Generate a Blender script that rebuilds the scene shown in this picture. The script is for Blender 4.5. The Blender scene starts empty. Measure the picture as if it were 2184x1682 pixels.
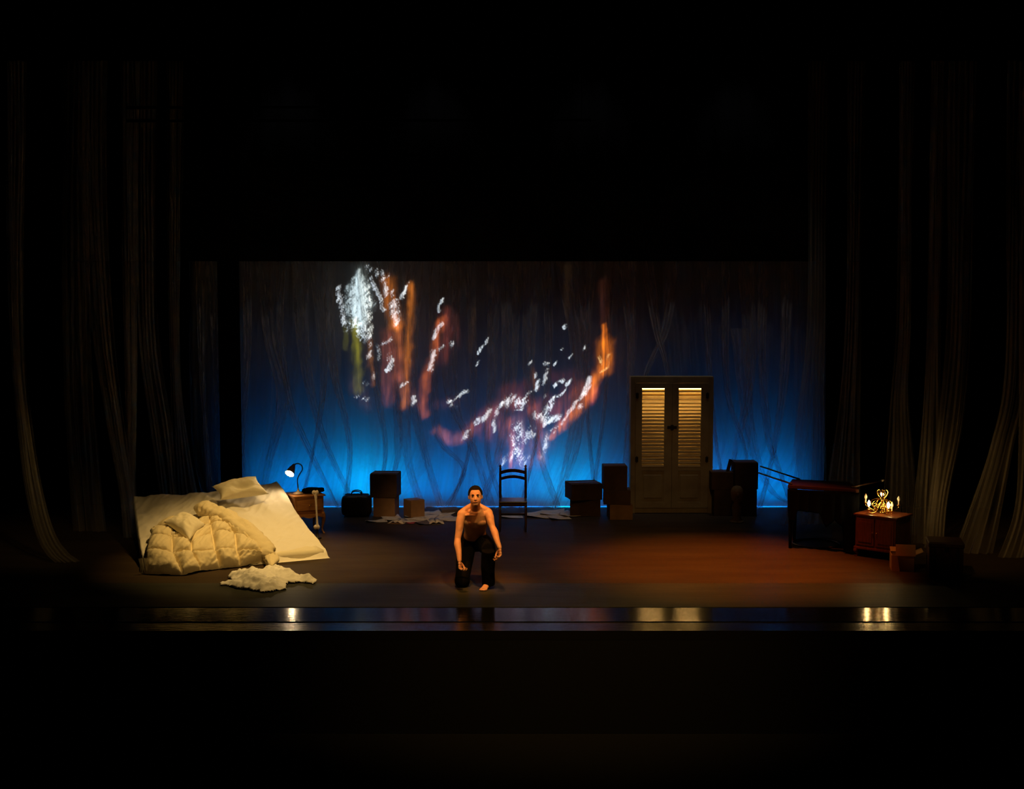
import bpy, bmesh, math, random
import numpy as np
from mathutils import Vector, Matrix, Euler, noise
from math import sin, cos, pi, radians as R, sqrt

S = bpy.context.scene
COL = S.collection

# ------------------------------------------------------------------ camera
F = 2636.0                      # focal length in pixels of the 2184 wide frame
CAMH = 3.5
PITCH = math.atan(191.0 / F)
cam_d = bpy.data.cameras.new('camera')
cam_d.sensor_width = 36.0
cam_d.lens = 36.0 * F / 2184.0
cam_d.clip_end = 200
cam = bpy.data.objects.new('camera', cam_d)
COL.objects.link(cam)
cam.location = (0, 0, CAMH)
cam.rotation_euler = (pi / 2 - PITCH, 0, 0)
S.camera = cam

def ray(px, py):
    a, b = px - 1092.0, 841.0 - py
    return Vector((a, b * sin(PITCH) + F * cos(PITCH), b * cos(PITCH) - F * sin(PITCH)))
def at(px, py, Y):
    d = ray(px, py); k = Y / d.y
    return Vector((d.x * k, Y, CAMH + d.z * k))
def ground(px, py, z=0.0):
    d = ray(px, py); k = (z - CAMH) / d.z
    return Vector((d.x * k, d.y * k, z))
def onz(px, Y):
    return (px - 1092.0) / F * Y      # good for points near the floor

# ------------------------------------------------------------------ world, exposure
w = bpy.data.worlds.new('world'); S.world = w; w.use_nodes = True
w.node_tree.nodes['Background'].inputs[0].default_value = (0.45, 0.35, 1.0, 1)
w.node_tree.nodes['Background'].inputs[1].default_value = 0.0022
S.view_settings.view_transform = 'Standard'
S.view_settings.look = 'None'
S.view_settings.gamma = 1.0
S.view_settings.use_curve_mapping = False
S.view_settings.exposure = 0.0
S.cycles.transparent_max_bounces = 40
S.cycles.sample_clamp_indirect = 4.0

# ------------------------------------------------------------------ stage lights
def aim(o, target):
    d = Vector(target) - o.location
    o.rotation_euler = d.to_track_quat('-Z', 'Y').to_euler()
def spot(name, loc, target, power, color, size, blend=0.4, radius=0.08):
    l = bpy.data.lights.new(name, 'SPOT'); l.energy = power; l.color = color
    l.spot_size = R(size); l.spot_blend = blend; l.shadow_soft_size = radius
    o = bpy.data.objects.new(name, l); COL.objects.link(o); o.location = loc; aim(o, target)
    return o
def area(name, loc, target, power, color, sx, sy, spread=180):
    l = bpy.data.lights.new(name, 'AREA'); l.energy = power; l.color = color
    l.shape = 'RECTANGLE'; l.size = sx; l.size_y = sy; l.spread = R(spread)
    o = bpy.data.objects.new(name, l); COL.objects.link(o); o.location = loc; aim(o, target)
    return o

spot('bed_spotlight', (-2.3, 17.3, 7.6), (-3.2, 16.8, 0.3), 1900, (1.0, 0.62, 0.19), 36, 0.9, 0.03)
spot('bed_fill', (-0.6, 11.5, 5.6), (-3.75, 17.0, 0.3), 480, (1.0, 0.60, 0.18), 24, 0.9, 0.05)
spot('man_spotlight', (-0.75, 12.7, 7.6), (-0.45, 15.1, 0.75), 2300, (1.0, 0.36, 0.07), 12, 1.0)
spot('man_spotlight', (-3.4, 12.6, 6.0), (-0.47, 15.1, 0.75), 500, (1.0, 0.36, 0.07), 10, 1.0)
spot('man_spotlight', (2.6, 12.8, 6.0), (-0.42, 15.1, 0.75), 500, (1.0, 0.31, 0.05), 10, 1.0)
spot('face_spotlight', (-0.9, 9.5, 5.3), (-0.45, 14.9, 1.22), 520, (1.0, 0.40, 0.09), 4, 0.9)
spot('amber_spotlight', (2.9, 15.6, 8.0), (2.9, 16.35, 0), 4600, (1.0, 0.21, 0.015), 36, 1.0)
spot('olive_spotlight', (1.2, 9.0, 8.0), (0.6, 14.9, 0), 1700, (1.0, 0.56, 0.14), 46, 1.0)
for x_ in (-3.7, -1.3, 1.3, 3.7):
    spot('gauze_wash', (x_, 19.7, 8.9), (x_, 21.2, 2.6), 140, (0.95, 0.92, 0.90), 40, 0.9)
spot('side_wash_left', (-3.0, 11.0, 5.5), (-6.6, 17.6, 0.2), 240, (1.0, 0.66, 0.22), 20, 1.0)
spot('side_wash_right', (2.5, 11.5, 5.5), (6.8, 17.4, 0.2), 330, (1.0, 0.56, 0.16), 22, 1.0)
spot('upstage_wash', (-0.6, 9.5, 6.6), (-1.5, 20.0, 0.0), 1100, (1.0, 0.62, 0.30), 9, 1.0)
spot('upstage_wash', (1.8, 9.5, 6.6), (2.6, 20.4, 0.8), 300, (1.0, 0.55, 0.18), 13, 1.0)
# blue ground row at the foot of the cyclorama
for px_, e_ in ((568, 9), (612, 34), (700, 24), (778, 62), (870, 28), (960, 24), (1050, 24), (1130, 26), (1205, 52),
               (1290, 24), (1500, 20), (1560, 28), (1640, 30), (1700, 18)):
    x_ = onz(px_, 21.4)
    area('ground_row_light', (x_, 21.13, 0.035), (x_, 21.9, 0.42), e_ * 0.26, (0.0, 0.40 if e_ > 36 else 0.27, 1.0), 0.5, 0.10, 112)

# ------------------------------------------------------------------ helpers
def tag(o, label=None, cat=None, group=None, kind=None):
    if label: o['label'] = label
    if cat: o['category'] = cat
    if group: o['group'] = group
    if kind: o['kind'] = kind
    return o
def empty(name, loc, rz=0.0, label=None, cat=None, group=None):
    o = bpy.data.objects.new(name, None); COL.objects.link(o)
    o.empty_display_size = 0.1
    o.location = loc; o.rotation_euler = (0, 0, rz)
    return tag(o, label, cat, group)
class MB:
    def __init__(s): s.v = []; s.f = []
    def add(s, vs, fs):
        n = len(s.v); s.v += [tuple(v) for v in vs]; s.f += [tuple(i + n for i in f) for f in fs]; return s
    def box(s, c, size, rot=None, taper=None):
        x, y, z = [k / 2 for k in size]; c = Vector(c)
        M = rot if rot is not None else Matrix.Identity(3)
        tx, ty = taper or (1, 1)
        vs = [c + M @ Vector((sx * x * (tx if sz > 0 else 1), sy * y * (ty if sz > 0 else 1), sz * z)) for sz in (-1, 1) for sx, sy in ((-1, -1), (1, -1), (1, 1), (-1, 1))]
        return s.add(vs, [(3, 2, 1, 0), (4, 5, 6, 7), (0, 1, 5, 4), (1, 2, 6, 5), (2, 3, 7, 6), (3, 0, 4, 7)])
    def tube(s, pts, radii, n=10, flat=None, ref=(0, 0, 1)):
        pts = [Vector(p) for p in pts]
        if not isinstance(radii, (list, tuple)): radii = [radii] * len(pts)
        vs, fs = [], []
        prev = None
        for i, p in enumerate(pts):
            t = (pts[min(i + 1, len(pts) - 1)] - pts[max(i - 1, 0)]).normalized()
            if prev is None:
                r = Vector(ref)
                if abs(t.dot(r)) > 0.95: r = Vector((1, 0, 0)) if abs(t.x) < .9 else Vector((0, 1, 0))
                a = t.cross(r).normalized()
            else:
                a = (prev - t * prev.dot(t)).normalized()
            prev = a; b = t.cross(a)
            ra = radii[i]; rb = ra
            if isinstance(ra, tuple): ra, rb = ra
            for k in range(n):
                an = 2 * pi * k / n
                vs.append(p + a * cos(an) * ra + b * sin(an) * rb)
        m = len(pts)
        for i in range(m - 1):
            for k in range(n):
                k2 = (k + 1) % n
                fs.append((i * n + k, i * n + k2, (i + 1) * n + k2, (i + 1) * n + k))
        fs.append(tuple(range(n))[::-1]); fs.append(tuple((m - 1) * n + k for k in range(n)))
        return s.add(vs, fs)
    def lathe(s, prof, c=(0, 0, 0), n=24, axis=None, cap=True):
        c = Vector(c); M = axis if axis is not None else Matrix.Identity(3)
        vs, fs = [], []
        for r, z in prof:
            for k in range(n):
                an = 2 * pi * k / n
                vs.append(c + M @ Vector((r * cos(an), r * sin(an), z)))
        m = len(prof)
        for i in range(m - 1):
            for k in range(n):
                k2 = (k + 1) % n
                fs.append((i * n + k, i * n + k2, (i + 1) * n + k2, (i + 1) * n + k))
        if cap and prof[0][0] > 1e-5: fs.append(tuple(range(n))[::-1])
        if cap and prof[-1][0] > 1e-5: fs.append(tuple((m - 1) * n + k for k in range(n)))
        return s.add(vs, fs)
    def ell(s, c, r, rot=None, nu=16, nv=10):
        c = Vector(c); M = rot if rot is not None else Matrix.Identity(3)
        vs = [c + M @ Vector((0, 0, -r[2]))]
        for j in range(1, nv):
            ph = -pi / 2 + pi * j / nv
            for k in range(nu):
                an = 2 * pi * k / nu
                vs.append(c + M @ Vector((r[0] * cos(ph) * cos(an), r[1] * cos(ph) * sin(an), r[2] * sin(ph))))
        vs.append(c + M @ Vector((0, 0, r[2])))
        fs = []
        for k in range(nu): fs.append((0, 1 + (k + 1) % nu, 1 + k))
        for j in range(nv - 2):
            for k in range(nu):
                a = 1 + j * nu + k; b = 1 + j * nu + (k + 1) % nu
                fs.append((a, b, b + nu, a + nu))
        last = len(vs) - 1; o = 1 + (nv - 2) * nu
        for k in range(nu): fs.append((o + k, o + (k + 1) % nu, last))
        return s.add(vs, fs)
    def grid(s, rows):
        m, n = len(rows), len(rows[0])
        vs = [p for r in rows for p in r]
        fs = [(i * n + j, i * n + j + 1, (i + 1) * n + j + 1, (i + 1) * n + j) for i in range(m - 1) for j in range(n - 1)]
        return s.add(vs, fs)
    def build(s, name, mat, parent=None, smooth=False, bevel=0, weld=0, solid=0, sub=0):
        me = bpy.data.meshes.new(name); me.from_pydata(s.v, [], s.f); me.update()
        bm = bmesh.new(); bm.from_mesh(me)
        if weld: bmesh.ops.remove_doubles(bm, verts=bm.verts, dist=weld)
        bmesh.ops.recalc_face_normals(bm, faces=bm.faces)
        bm.to_mesh(me); bm.free()
        o = bpy.data.objects.new(name, me); COL.objects.link(o)
        me.materials.append(mat)
        if smooth: me.polygons.foreach_set('use_smooth', [True] * len(me.polygons))
        if solid:
            md = o.modifiers.new('solid', 'SOLIDIFY'); md.thickness = solid; md.offset = -1
        if bevel:
            md = o.modifiers.new('bevel', 'BEVEL'); md.width = bevel; md.segments = 2; md.limit_method = 'ANGLE'
        if sub:
            md = o.modifiers.new('sub', 'SUBSURF'); md.levels = sub; md.render_levels = sub
        if parent: o.parent = parent
        return o
def catmull(pts, per=6):
    P = [Vector(p) for p in pts]; P = [P[0] * 2 - P[1]] + P + [P[-1] * 2 - P[-2]]
    out = []
    for i in range(1, len(P) - 2):
        for k in range(per):
            t = k / per
            a, b, c, d = P[i - 1], P[i], P[i + 1], P[i + 2]
            out.append(0.5 * ((2 * b) + (c - a) * t + (2 * a - 5 * b + 4 * c - d) * t * t + (3 * b - a - 3 * c + d) * t ** 3))
    out.append(P[-2]); return out
def lerp(a, b, t): return a + (b - a) * t
def interp(vals, n):
    xs = np.linspace(0, len(vals) - 1, n)
    return [float(v) for v in np.interp(xs, range(len(vals)), vals)]
def fb(x, y, z=0.0): return noise.noise(Vector((x, y, z)))

# ------------------------------------------------------------------ materials
def mat(name, col, rough=0.6, spec=0.3, metal=0.0, nscale=0, namt=0.0, col2=None, bump=0.0, bscale=40, sss=0, stretch=(1, 1, 1), coat=0):
    m = bpy.data.materials.new(name); m.use_nodes = True
    nt = m.node_tree; b = nt.nodes['Principled BSDF']
    b.inputs['Base Color'].default_value = (*col, 1)
    b.inputs['Roughness'].default_value = rough
    b.inputs['Specular IOR Level'].default_value = spec
    b.inputs['Metallic'].default_value = metal
    if coat: b.inputs['Coat Weight'].default_value = coat; b.inputs['Coat Roughness'].default_value = .15
    if sss:
        b.inputs['Subsurface Weight'].default_value = sss
        b.inputs['Subsurface Radius'].default_value = (0.02, 0.008, 0.004)
        b.inputs['Subsurface Scale'].default_value = 0.5
    tc = nt.nodes.new('ShaderNodeTexCoord')
    mp = nt.nodes.new('ShaderNodeMapping'); mp.inputs['Scale'].default_value = stretch
    nt.links.new(tc.outputs['Object'], mp.inputs['Vector'])
    if nscale:
        nz = nt.nodes.new('ShaderNodeTexNoise'); nz.inputs['Scale'].default_value = nscale; nz.inputs['Detail'].default_value = 5
        nt.links.new(mp.outputs[0], nz.inputs['Vector'])
        cr = nt.nodes.new('ShaderNodeValToRGB')
        c2 = col2 or tuple(k * (1 - namt) for k in col)
        cr.color_ramp.elements[0].position = 0.35; cr.color_ramp.elements[1].position = 0.65
        cr.color_ramp.elements[0].color = (*c2, 1); cr.color_ramp.elements[1].color = (*col, 1)
        nt.links.new(nz.outputs['Fac'], cr.inputs[0]); nt.links.new(cr.outputs[0], b.inputs['Base Color'])
    if bump:
        nb = nt.nodes.new('ShaderNodeTexNoise'); nb.inputs['Scale'].default_value = bscale; nb.inputs['Detail'].default_value = 4
        nt.links.new(mp.outputs[0], nb.inputs['Vector'])
        bp = nt.nodes.new('ShaderNodeBump'); bp.inputs['Strength'].default_value = bump; bp.inputs['Distance'].default_value = 0.01
        nt.links.new(nb.outputs['Fac'], bp.inputs['Height']); nt.links.new(bp.outputs[0], b.inputs['Normal'])
    return m
def gauze_mat(name, col, dens, var=0.5, trans=0.5, sc=(30, 30, 1.2)):
    m = bpy.data.materials.new(name); m.use_nodes = True
    nt = m.node_tree; nt.nodes.remove(nt.nodes['Principled BSDF'])
    out = nt.nodes['Material Output']
    tp = nt.nodes.new('ShaderNodeBsdfTransparent')
    df = nt.nodes.new('ShaderNodeBsdfDiffuse'); df.inputs[0].default_value = (*col, 1)
    tl = nt.nodes.new('ShaderNodeBsdfTranslucent'); tl.inputs[0].default_value = (*col, 1)
    mx = nt.nodes.new('ShaderNodeMixShader'); mx.inputs[0].default_value = trans
    nt.links.new(df.outputs[0], mx.inputs[1]); nt.links.new(tl.outputs[0], mx.inputs[2])
    tc = nt.nodes.new('ShaderNodeTexCoord'); mp = nt.nodes.new('ShaderNodeMapping'); mp.inputs['Scale'].default_value = sc
    nt.links.new(tc.outputs['UV'], mp.inputs['Vector'])
    nz = nt.nodes.new('ShaderNodeTexNoise'); nz.inputs['Scale'].default_value = 1; nz.inputs['Detail'].default_value = 5
    nt.links.new(mp.outputs[0], nz.inputs['Vector'])
    mr = nt.nodes.new('ShaderNodeMapRange')
    mr.inputs['From Min'].default_value = 0.3; mr.inputs['From Max'].default_value = 0.7
    mr.inputs['To Min'].default_value = dens * (1 - var); mr.inputs['To Max'].default_value = min(1, dens * (1 + var))
    nt.links.new(nz.outputs['Fac'], mr.inputs['Value'])
    m2 = nt.nodes.new('ShaderNodeMixShader')
    nt.links.new(mr.outputs[0], m2.inputs[0]); nt.links.new(tp.outputs[0], m2.inputs[1]); nt.links.new(mx.outputs[0], m2.inputs[2])
    nt.links.new(m2.outputs[0], out.inputs[0])
    return m
def emit_mat(name, col, st):
    m = bpy.data.materials.new(name); m.use_nodes = True
    nt = m.node_tree; nt.nodes.remove(nt.nodes['Principled BSDF'])
    e = nt.nodes.new('ShaderNodeEmission'); e.inputs[0].default_value = (*col, 1); e.inputs[1].default_value = st
    nt.links.new(e.outputs[0], nt.nodes['Material Output'].inputs[0]); return m

M_velour = mat('black_velour', (0.0028, 0.0028, 0.0034), 0.98, 0.02, bump=.3)
M_floor = mat('vinyl_red_light_tint', (0.056, 0.038, 0.022), 0.6, 0.04, nscale=1.1, col2=(0.042, 0.028, 0.017), bump=0.25, bscale=6, stretch=(0.6, 2.5, 1))  # redder than the forestage: the red beam's cut edge is put into the colour
M_fore = mat('forestage_outside_red_light', (0.040, 0.040, 0.030), 0.5, 0.10, nscale=1.6, col2=(0.028, 0.028, 0.022), bump=0.2, bscale=6, stretch=(0.4, 3, 1))  # greyer tint painted in for the floor beyond the red beam
M_apron = mat('apron_lacquer', (0.008, 0.007, 0.006), 0.12, 0.38, bump=0.15, bscale=9, stretch=(0.5, 4, 1))
M_apron2 = mat('apron_edge_lacquer', (0.010, 0.009, 0.008), 0.2, 0.45, bump=0.35, bscale=9, stretch=(0.5, 4, 1))
M_black = mat('black_paint', (0.008, 0.008, 0.009), 0.8, 0.1)
M_cyc = mat('cyclorama_cloth', (0.25, 0.25, 0.26), 0.95, 0.02, nscale=2.2, namt=0.12, stretch=(1.6, 1, .5))
M_gauze = gauze_mat('back_gauze', (0.62, 0.58, 0.55), 0.15, 0.9, 0.5, (22, 1.6, 1))
M_strand = gauze_mat('bunched_gauze', (0.55, 0.50, 0.47), 0.36, 0.6, 0.35, (9, 5, 1))
M_side = gauze_mat('side_gauze', (0.62, 0.55, 0.42), 0.17, 0.95, 0.5, (6, 1.2, 1))
M_sheet = mat('bed_sheet', (0.78, 0.74, 0.66), 0.85, 0.1, bump=0.15, bscale=25)
M_duvet = mat('duvet_cotton', (0.74, 0.64, 0.42), 0.8, 0.15, bump=0.9, bscale=12)
M_pillow = mat('pillow_cotton', (0.74, 0.68, 0.52), 0.85, 0.1, bump=0.3, bscale=18)
M_dress = mat('white_muslin', (0.82, 0.80, 0.76), 0.85, 0.1, bump=0.6, bscale=22)
M_frame = mat('bed_timber', (0.16, 0.10, 0.06), 0.6, 0.2)
M_oak = mat('orange_oak', (0.46, 0.20, 0.06), 0.4, 0.4, nscale=6, col2=(0.32, 0.12, 0.035), stretch=(1, 1, 8))
M_mahog = mat('red_mahogany', (0.16, 0.042, 0.016), 0.28, 0.5, nscale=5, col2=(0.10, 0.026, 0.010), stretch=(8, 1, 1))
M_darkwood = mat('dark_walnut', (0.055, 0.026, 0.014), 0.35, 0.4, nscale=7, col2=(0.03, 0.014, 0.008), stretch=(6, 6, 1))
M_cream = mat('aged_cream_paint', (0.30, 0.235, 0.12), 0.6, 0.2, nscale=3.5, col2=(0.22, 0.16, 0.08), bump=.2, bscale=30)
M_slat = mat('louvre_paint', (0.62, 0.48, 0.24), 0.55, 0.2)
M_iron = mat('black_iron', (0.02, 0.018, 0.016), 0.5, 0.4, metal=.6)
M_card = mat('brown_cardboard', (0.28, 0.15, 0.07), 0.85, 0.1, nscale=5, col2=(0.22, 0.115, 0.05))
M_card3 = mat('amber_lit_cardboard', (0.48, 0.28, 0.13), 0.85, 0.1, nscale=5, col2=(0.40, 0.23, 0.10))  # plain cardboard, made paler to carry the amber light in its colour
M_card2 = mat('dark_cardboard', (0.10, 0.055, 0.03), 0.85, 0.1, nscale=5, col2=(0.07, 0.04, 0.02))
M_tape = mat('parcel_tape', (0.16, 0.09, 0.045), 0.3, 0.4)
M_leather = mat('black_leather', (0.02, 0.014, 0.012), 0.45, 0.3, bump=.3, bscale=50)
M_paper = mat('paper', (0.62, 0.52, 0.40), 0.8, 0.1, nscale=9, col2=(0.5, 0.41, 0.32))
M_ink = mat('printed_page', (0.12, 0.09, 0.09), 0.8, 0.1)
M_red = mat('red_cover', (0.35, 0.04, 0.03), 0.6, 0.2)
M_skin = mat('skin', (0.60, 0.35, 0.235), 0.5, 0.35, nscale=14, col2=(0.55, 0.30, 0.20), sss=.12)
M_lip = mat('lip_skin', (0.36, 0.13, 0.10), 0.45, 0.3)
M_hair = mat('dark_hair', (0.006, 0.004, 0.003), 0.7, 0.1, bump=0.8, bscale=140)
M_trouser = mat('black_trousers', (0.0035, 0.0035, 0.004), 0.9, 0.03, bump=.4, bscale=20)
M_eye = mat('eye_white', (0.6, 0.55, 0.5), 0.3, 0.5)
M_iris = mat('dark_iris', (0.03, 0.015, 0.01), 0.2, 0.5)
M_bone = mat('plastic_bone', (0.66, 0.55, 0.46), 0.5, 0.3)
M_plaster = mat('aged_plaster', (0.30, 0.20, 0.09), 0.7, 0.2, nscale=8, col2=(0.2, 0.13, 0.06))
M_lampbase = mat('beige_enamel', (0.42, 0.33, 0.24), 0.4, 0.4)
M_shade = mat('lamp_shade_black', (0.025, 0.012, 0.01), 0.35, 0.5)
M_shadein = mat('lamp_shade_white', (0.85, 0.8, 0.7), 0.6, 0.2)
M_neck = mat('lamp_neck', (0.012, 0.012, 0.016), 0.35, 0.5, metal=.3)
M_brass = mat('polished_brass', (0.85, 0.52, 0.14), 0.22, 0.5, metal=1.0)
M_candle = mat('cream_candle_sleeve', (0.7, 0.62, 0.5), 0.5, 0.3)
M_glass = mat('unlit_bulb', (0.75, 0.7, 0.62), 0.15, 0.6)
M_darktop = mat('dark_mahogany', (0.055, 0.018, 0.010), 0.35, 0.4)
M_cloth = mat('black_drape', (0.0025, 0.003, 0.004), 0.95, 0.03)
M_lit = emit_mat('lit_bulb', (1.0, 0.62, 0.22), 110)
M_lit2 = emit_mat('desk_bulb', (1.0, 0.72, 0.38), 340)
M_tube = emit_mat('cabinet_tube', (1.0, 0.58, 0.17), 60)

# ------------------------------------------------------------------ the setting
def struct(name, o): o.name = name; o['kind'] = 'structure'; return o
YF, YM, YA, YB = 13.142, 14.15, 15.38, 13.51
struct('floor', MB().box((0, (YA + 24) / 2, -0.05), (26, 24 - YA, 0.1)).build('floor', M_floor))
struct('floor_forestage', MB().box((0, (YM + YA) / 2, -0.05), (26, YA - YM, 0.1)).build('floor_forestage', M_fore))
struct('floor_apron', MB().box((0, (YB + YM) / 2, -0.055), (26, YM - YB, 0.1)).build('floor_apron', M_apron))
struct('trim_1', MB().box((0, (YF + YB) / 2, -0.062), (26, YB - YF, 0.1)).build('trim_1', M_apron2))
struct('wall_stage_front', MB().box((0, YF + 0.1, -0.63), (26, 0.2, 1.03)).build('wall_stage_front', M_black))
struct('floor_auditorium', MB().box((0, 6, -1.2), (26, 14.5, 0.1)).build('floor_auditorium', M_black))
struct('wall_back', MB().box((0, 23.6, 4.7), (26, 0.2, 9.6)).build('wall_back', M_velour))
struct('wall_left', MB().box((-10.2, 17, 4.7), (0.2, 14, 9.6)).build('wall_left', M_velour))
struct('wall_right', MB().box((10.2, 17, 4.7), (0.2, 14, 9.6)).build('wall_right', M_velour))
struct('ceiling', MB().box((0, 17, 9.6), (26, 14, 0.2)).build('ceiling', M_velour))

def wavy(name, m, x0, x1, Y, z0, z1, pl, amp, parent=None, seed=0):
    rnd = random.Random(seed); n = max(8, int(abs(x1 - x0) * pl * 6)); rows = []
    for i in range(2):
        z = z0 if i == 0 else z1
        rows.append([Vector((lerp(x0, x1, j / n), Y + amp * sin(j / 6 * 2 * pi) * (0.7 + .3 * fb(j * .07, seed)), z)) for j in range(n + 1)])
    return MB().grid(rows).build(name, m, parent, smooth=True, solid=0.01)
cx0, cx1 = onz(405, 21.9), onz(1764, 21.9)
cyp = [(21.23, .005), (21.35, .006), (21.55, .008), (21.68, .022), (21.79, .06), (21.86, .13), (21.895, .24), (21.905, .5), (21.905, 3.0), (21.905, 6.4)]
cyc = MB().grid([[Vector((lerp(cx0, cx1, j / 20), y_, z_)) for j in range(21)] for y_, z_ in cyp]).build('cyclorama', M_cyc, smooth=True, solid=.004)
tag(cyc, 'pale seamless backdrop cloth glowing blue along its foot, behind the gauze', 'backdrop')
b1 = wavy('border_curtain', M_velour, -10, 10, 20.78, at(0, 557, 20.78).z, 9.4, 2.5, 0.04, seed=1)
tag(b1, 'black velour border hanging across the top of the backdrop', 'curtain')
lg = wavy('masking_curtain', M_velour, onz(1762, 21.2), 10, 21.2, 0.01, 9.4, 3, .05, seed=2)
tag(lg, 'black masking curtain closing off the right end of the blue backdrop', 'curtain')
lg = wavy('masking_curtain', M_velour, -10, onz(408, 21.5), 21.5, 0.01, 9.4, 3, .05, seed=3)
tag(lg, 'wide black masking curtain at the far left end of the backdrop', 'curtain')
lg = wavy('masking_curtain', M_velour, onz(466, 20.86), onz(512, 20.86), 20.86, 0.01, 9.4, 4, .03, seed=4)
tag(lg, 'narrow black masking strip just left of the blue glow, behind the tilted bed', 'curtain')
for (xa, xb, yy, lab) in ((270, 870, 230, 'topmost thin black rigging pipe above the stage'), (270, 1260, 258, 'longer thin rigging pipe just below the topmost pipe')):
    a_, b_ = at(xa, yy, 14.6), at(xb, yy - 2, 14.6)
    pm = MB().tube([a_, b_], 0.016, 10)
    for t_ in (.02, .5, .98): pm.tube([a_.lerp(b_, t_), Vector((a_.lerp(b_, t_).x, 14.6, 9.5))], .004, 6)
    tag(pm.build('rigging_pipe', M_velour, smooth=True), lab, 'pipe')

# ------------------------------------------------------------------ gauze drapes
def drape(name, m, path, Y, parent=None, pleats=6, amp=0.05, seed=0, twist=0.0, rows=40, cols=None):
    """path: (px_left, px_right, py) from the top to the floor, all at stage depth Y."""
    cols = cols or pleats * 8
    ts = np.array([p[2] for p in path], float)
    ys = np.linspace(ts[0], ts[-1], rows)
    Lp = catmull([Vector((p[0], p[2], 0)) for p in path], 10); Rp = catmull([Vector((p[1], p[2], 0)) for p in path], 10)
    ly = [v.y for v in Lp]; ry = [v.y for v in Rp]
    g = []; uv = []
    for i, y in enumerate(ys):
        xl = float(np.interp(y, ly, [v.x for v in Lp])); xr = float(np.interp(y, ry, [v.x for v in Rp]))
        row = []
        for j in range(cols + 1):
            s = j / cols
            sw = s + 0.06 * fb(s * 3, i * 0.06, seed * 3.1)
            p = at(lerp(xl, xr, sw), y, Y)
            p.z = max(p.z, 0.012)
            dep = amp * sin(s * pleats * 2 * pi + seed + 2.5 * fb(s * 2, i * .04, seed)) + amp * 1.2 * fb(s * 4, i * .07, seed + 9)
            p.y += dep
            p.x += 0.4 * amp * sin(s * pleats * 4 * pi + seed * 2)
            row.append(p); uv.append((s + seed * 1.37, i / rows * 2))
        g.append(row)
    o = MB().grid(g).build(name, m, parent, smooth=True)
    me = o.data; ul = me.uv_layers.new(name='UVMap')
    for lp in me.loops: ul.data[lp.index].uv = uv[lp.vertex_index]
    return o
rnd = random.Random(11)
gc = empty('gauze_curtain', (0, 21.25, 0), label='wide sheer gauze curtain hanging in tangled gathered folds in front of the blue backdrop', cat='curtain')
def keep(o, root):
    o.matrix_parent_inverse = Matrix.Translation(-Vector(root.location)); return o
x = 418
k = 0
while x < 1745:
    wd = rnd.uniform(85, 150); k += 1
    s1 = rnd.uniform(-45, 45); s2 = s1 + rnd.uniform(-35, 35); sh = rnd.uniform(.5, 1.1)
    Y = 20.98 + 0.02 * (k % 4)
    bot = min(1084, 1084)
    a, b = x - 20, x + wd
    p = [(a, b, 530), (a + 3, b - 4, 700), (a + s1 * .25 + 5, b + s1 * .25 - 5, 850), (a + s1 * .7 + 6, b + s1 * .7 - 6, 960), (a + s2 * 1.1 , a + s2 * 1.1 + (b - a) * sh, 1086)]
    p = [(max(q[0], 400), min(max(q[1], q[0] + 20), 1758), q[2]) for q in p]
    keep(drape('panel', M_gauze, p, Y, gc, pleats=rnd.randint(5, 9), amp=0.025, seed=k), gc)
    x += wd * 0.72
# strands: (list of px,py) centre lines, gathered bundles that cross near the floor
strands = [
    [(525, 540), (528, 750), (520, 900), (514, 1084)], [(560, 540), (575, 720), (602, 850), (570, 1000), (556, 1084)],
    [(600, 540), (598, 700), (620, 860), (660, 960), (700, 1040), (722, 1084)], [(640, 540), (650, 760), (690, 930), (760, 1084)],
    [(665, 540), (690, 800), (668, 960), (640, 1084)], [(700, 540), (706, 760), (745, 940), (735, 1084)],
    [(770, 540), (800, 800), (822, 960), (800, 1084)], [(812, 540), (840, 760), (850, 930), (842, 1000), (810, 1084)],
    [(850, 540), (858, 820), (870, 980), (900, 1084)], [(884, 540), (876, 800), (905, 960), (942, 1084)],
    [(930, 540), (925, 760), (935, 930), (990, 1000), (950, 1084)], [(965, 540), (960, 820), (1010, 960), (1050, 1084)],
    [(1000, 540), (1010, 800), (1000, 960), (960, 1084)], [(1052, 540), (1050, 780), (1040, 960), (1075, 1084)],
    [(1090, 540), (1085, 820), (1060, 980), (1020, 1084)], [(1135, 540), (1128, 800), (1150, 960), (1190, 1084)],
    [(1165, 540), (1170, 800), (1140, 960), (1110, 1084)], [(1205, 540), (1235, 760), (1225, 930), (1200, 1030), (1180, 1084)],
    [(1260, 540), (1250, 760), (1255, 900), (1272, 1084)], [(1300, 540), (1296, 800), (1262, 1084)],
    [(1335, 540), (1345, 760), (1330, 1084)], [(1378, 540), (1400, 700), (1425, 810), (1440, 1084)], [(1440, 540), (1420, 700), (1370, 830), (1360, 1084)],
    [(1500, 540), (1512, 760), (1530, 960), (1560, 1084)], [(1548, 540), (1550, 820), (1590, 960), (1600, 1084)],
    [(1590, 540), (1600, 800), (1570, 960), (1545, 1084)], [(1630, 540), (1625, 760), (1640, 930), (1668, 1020), (1690, 1084)],
    [(1575, 700), (1600, 930), (1640, 1040), (1700, 1082)], [(1680, 540), (1672, 800), (1650, 960), (1620, 1084)],
    [(430, 540), (432, 800), (450, 1084)], [(460, 540), (462, 800), (470, 1084)],
]
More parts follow.
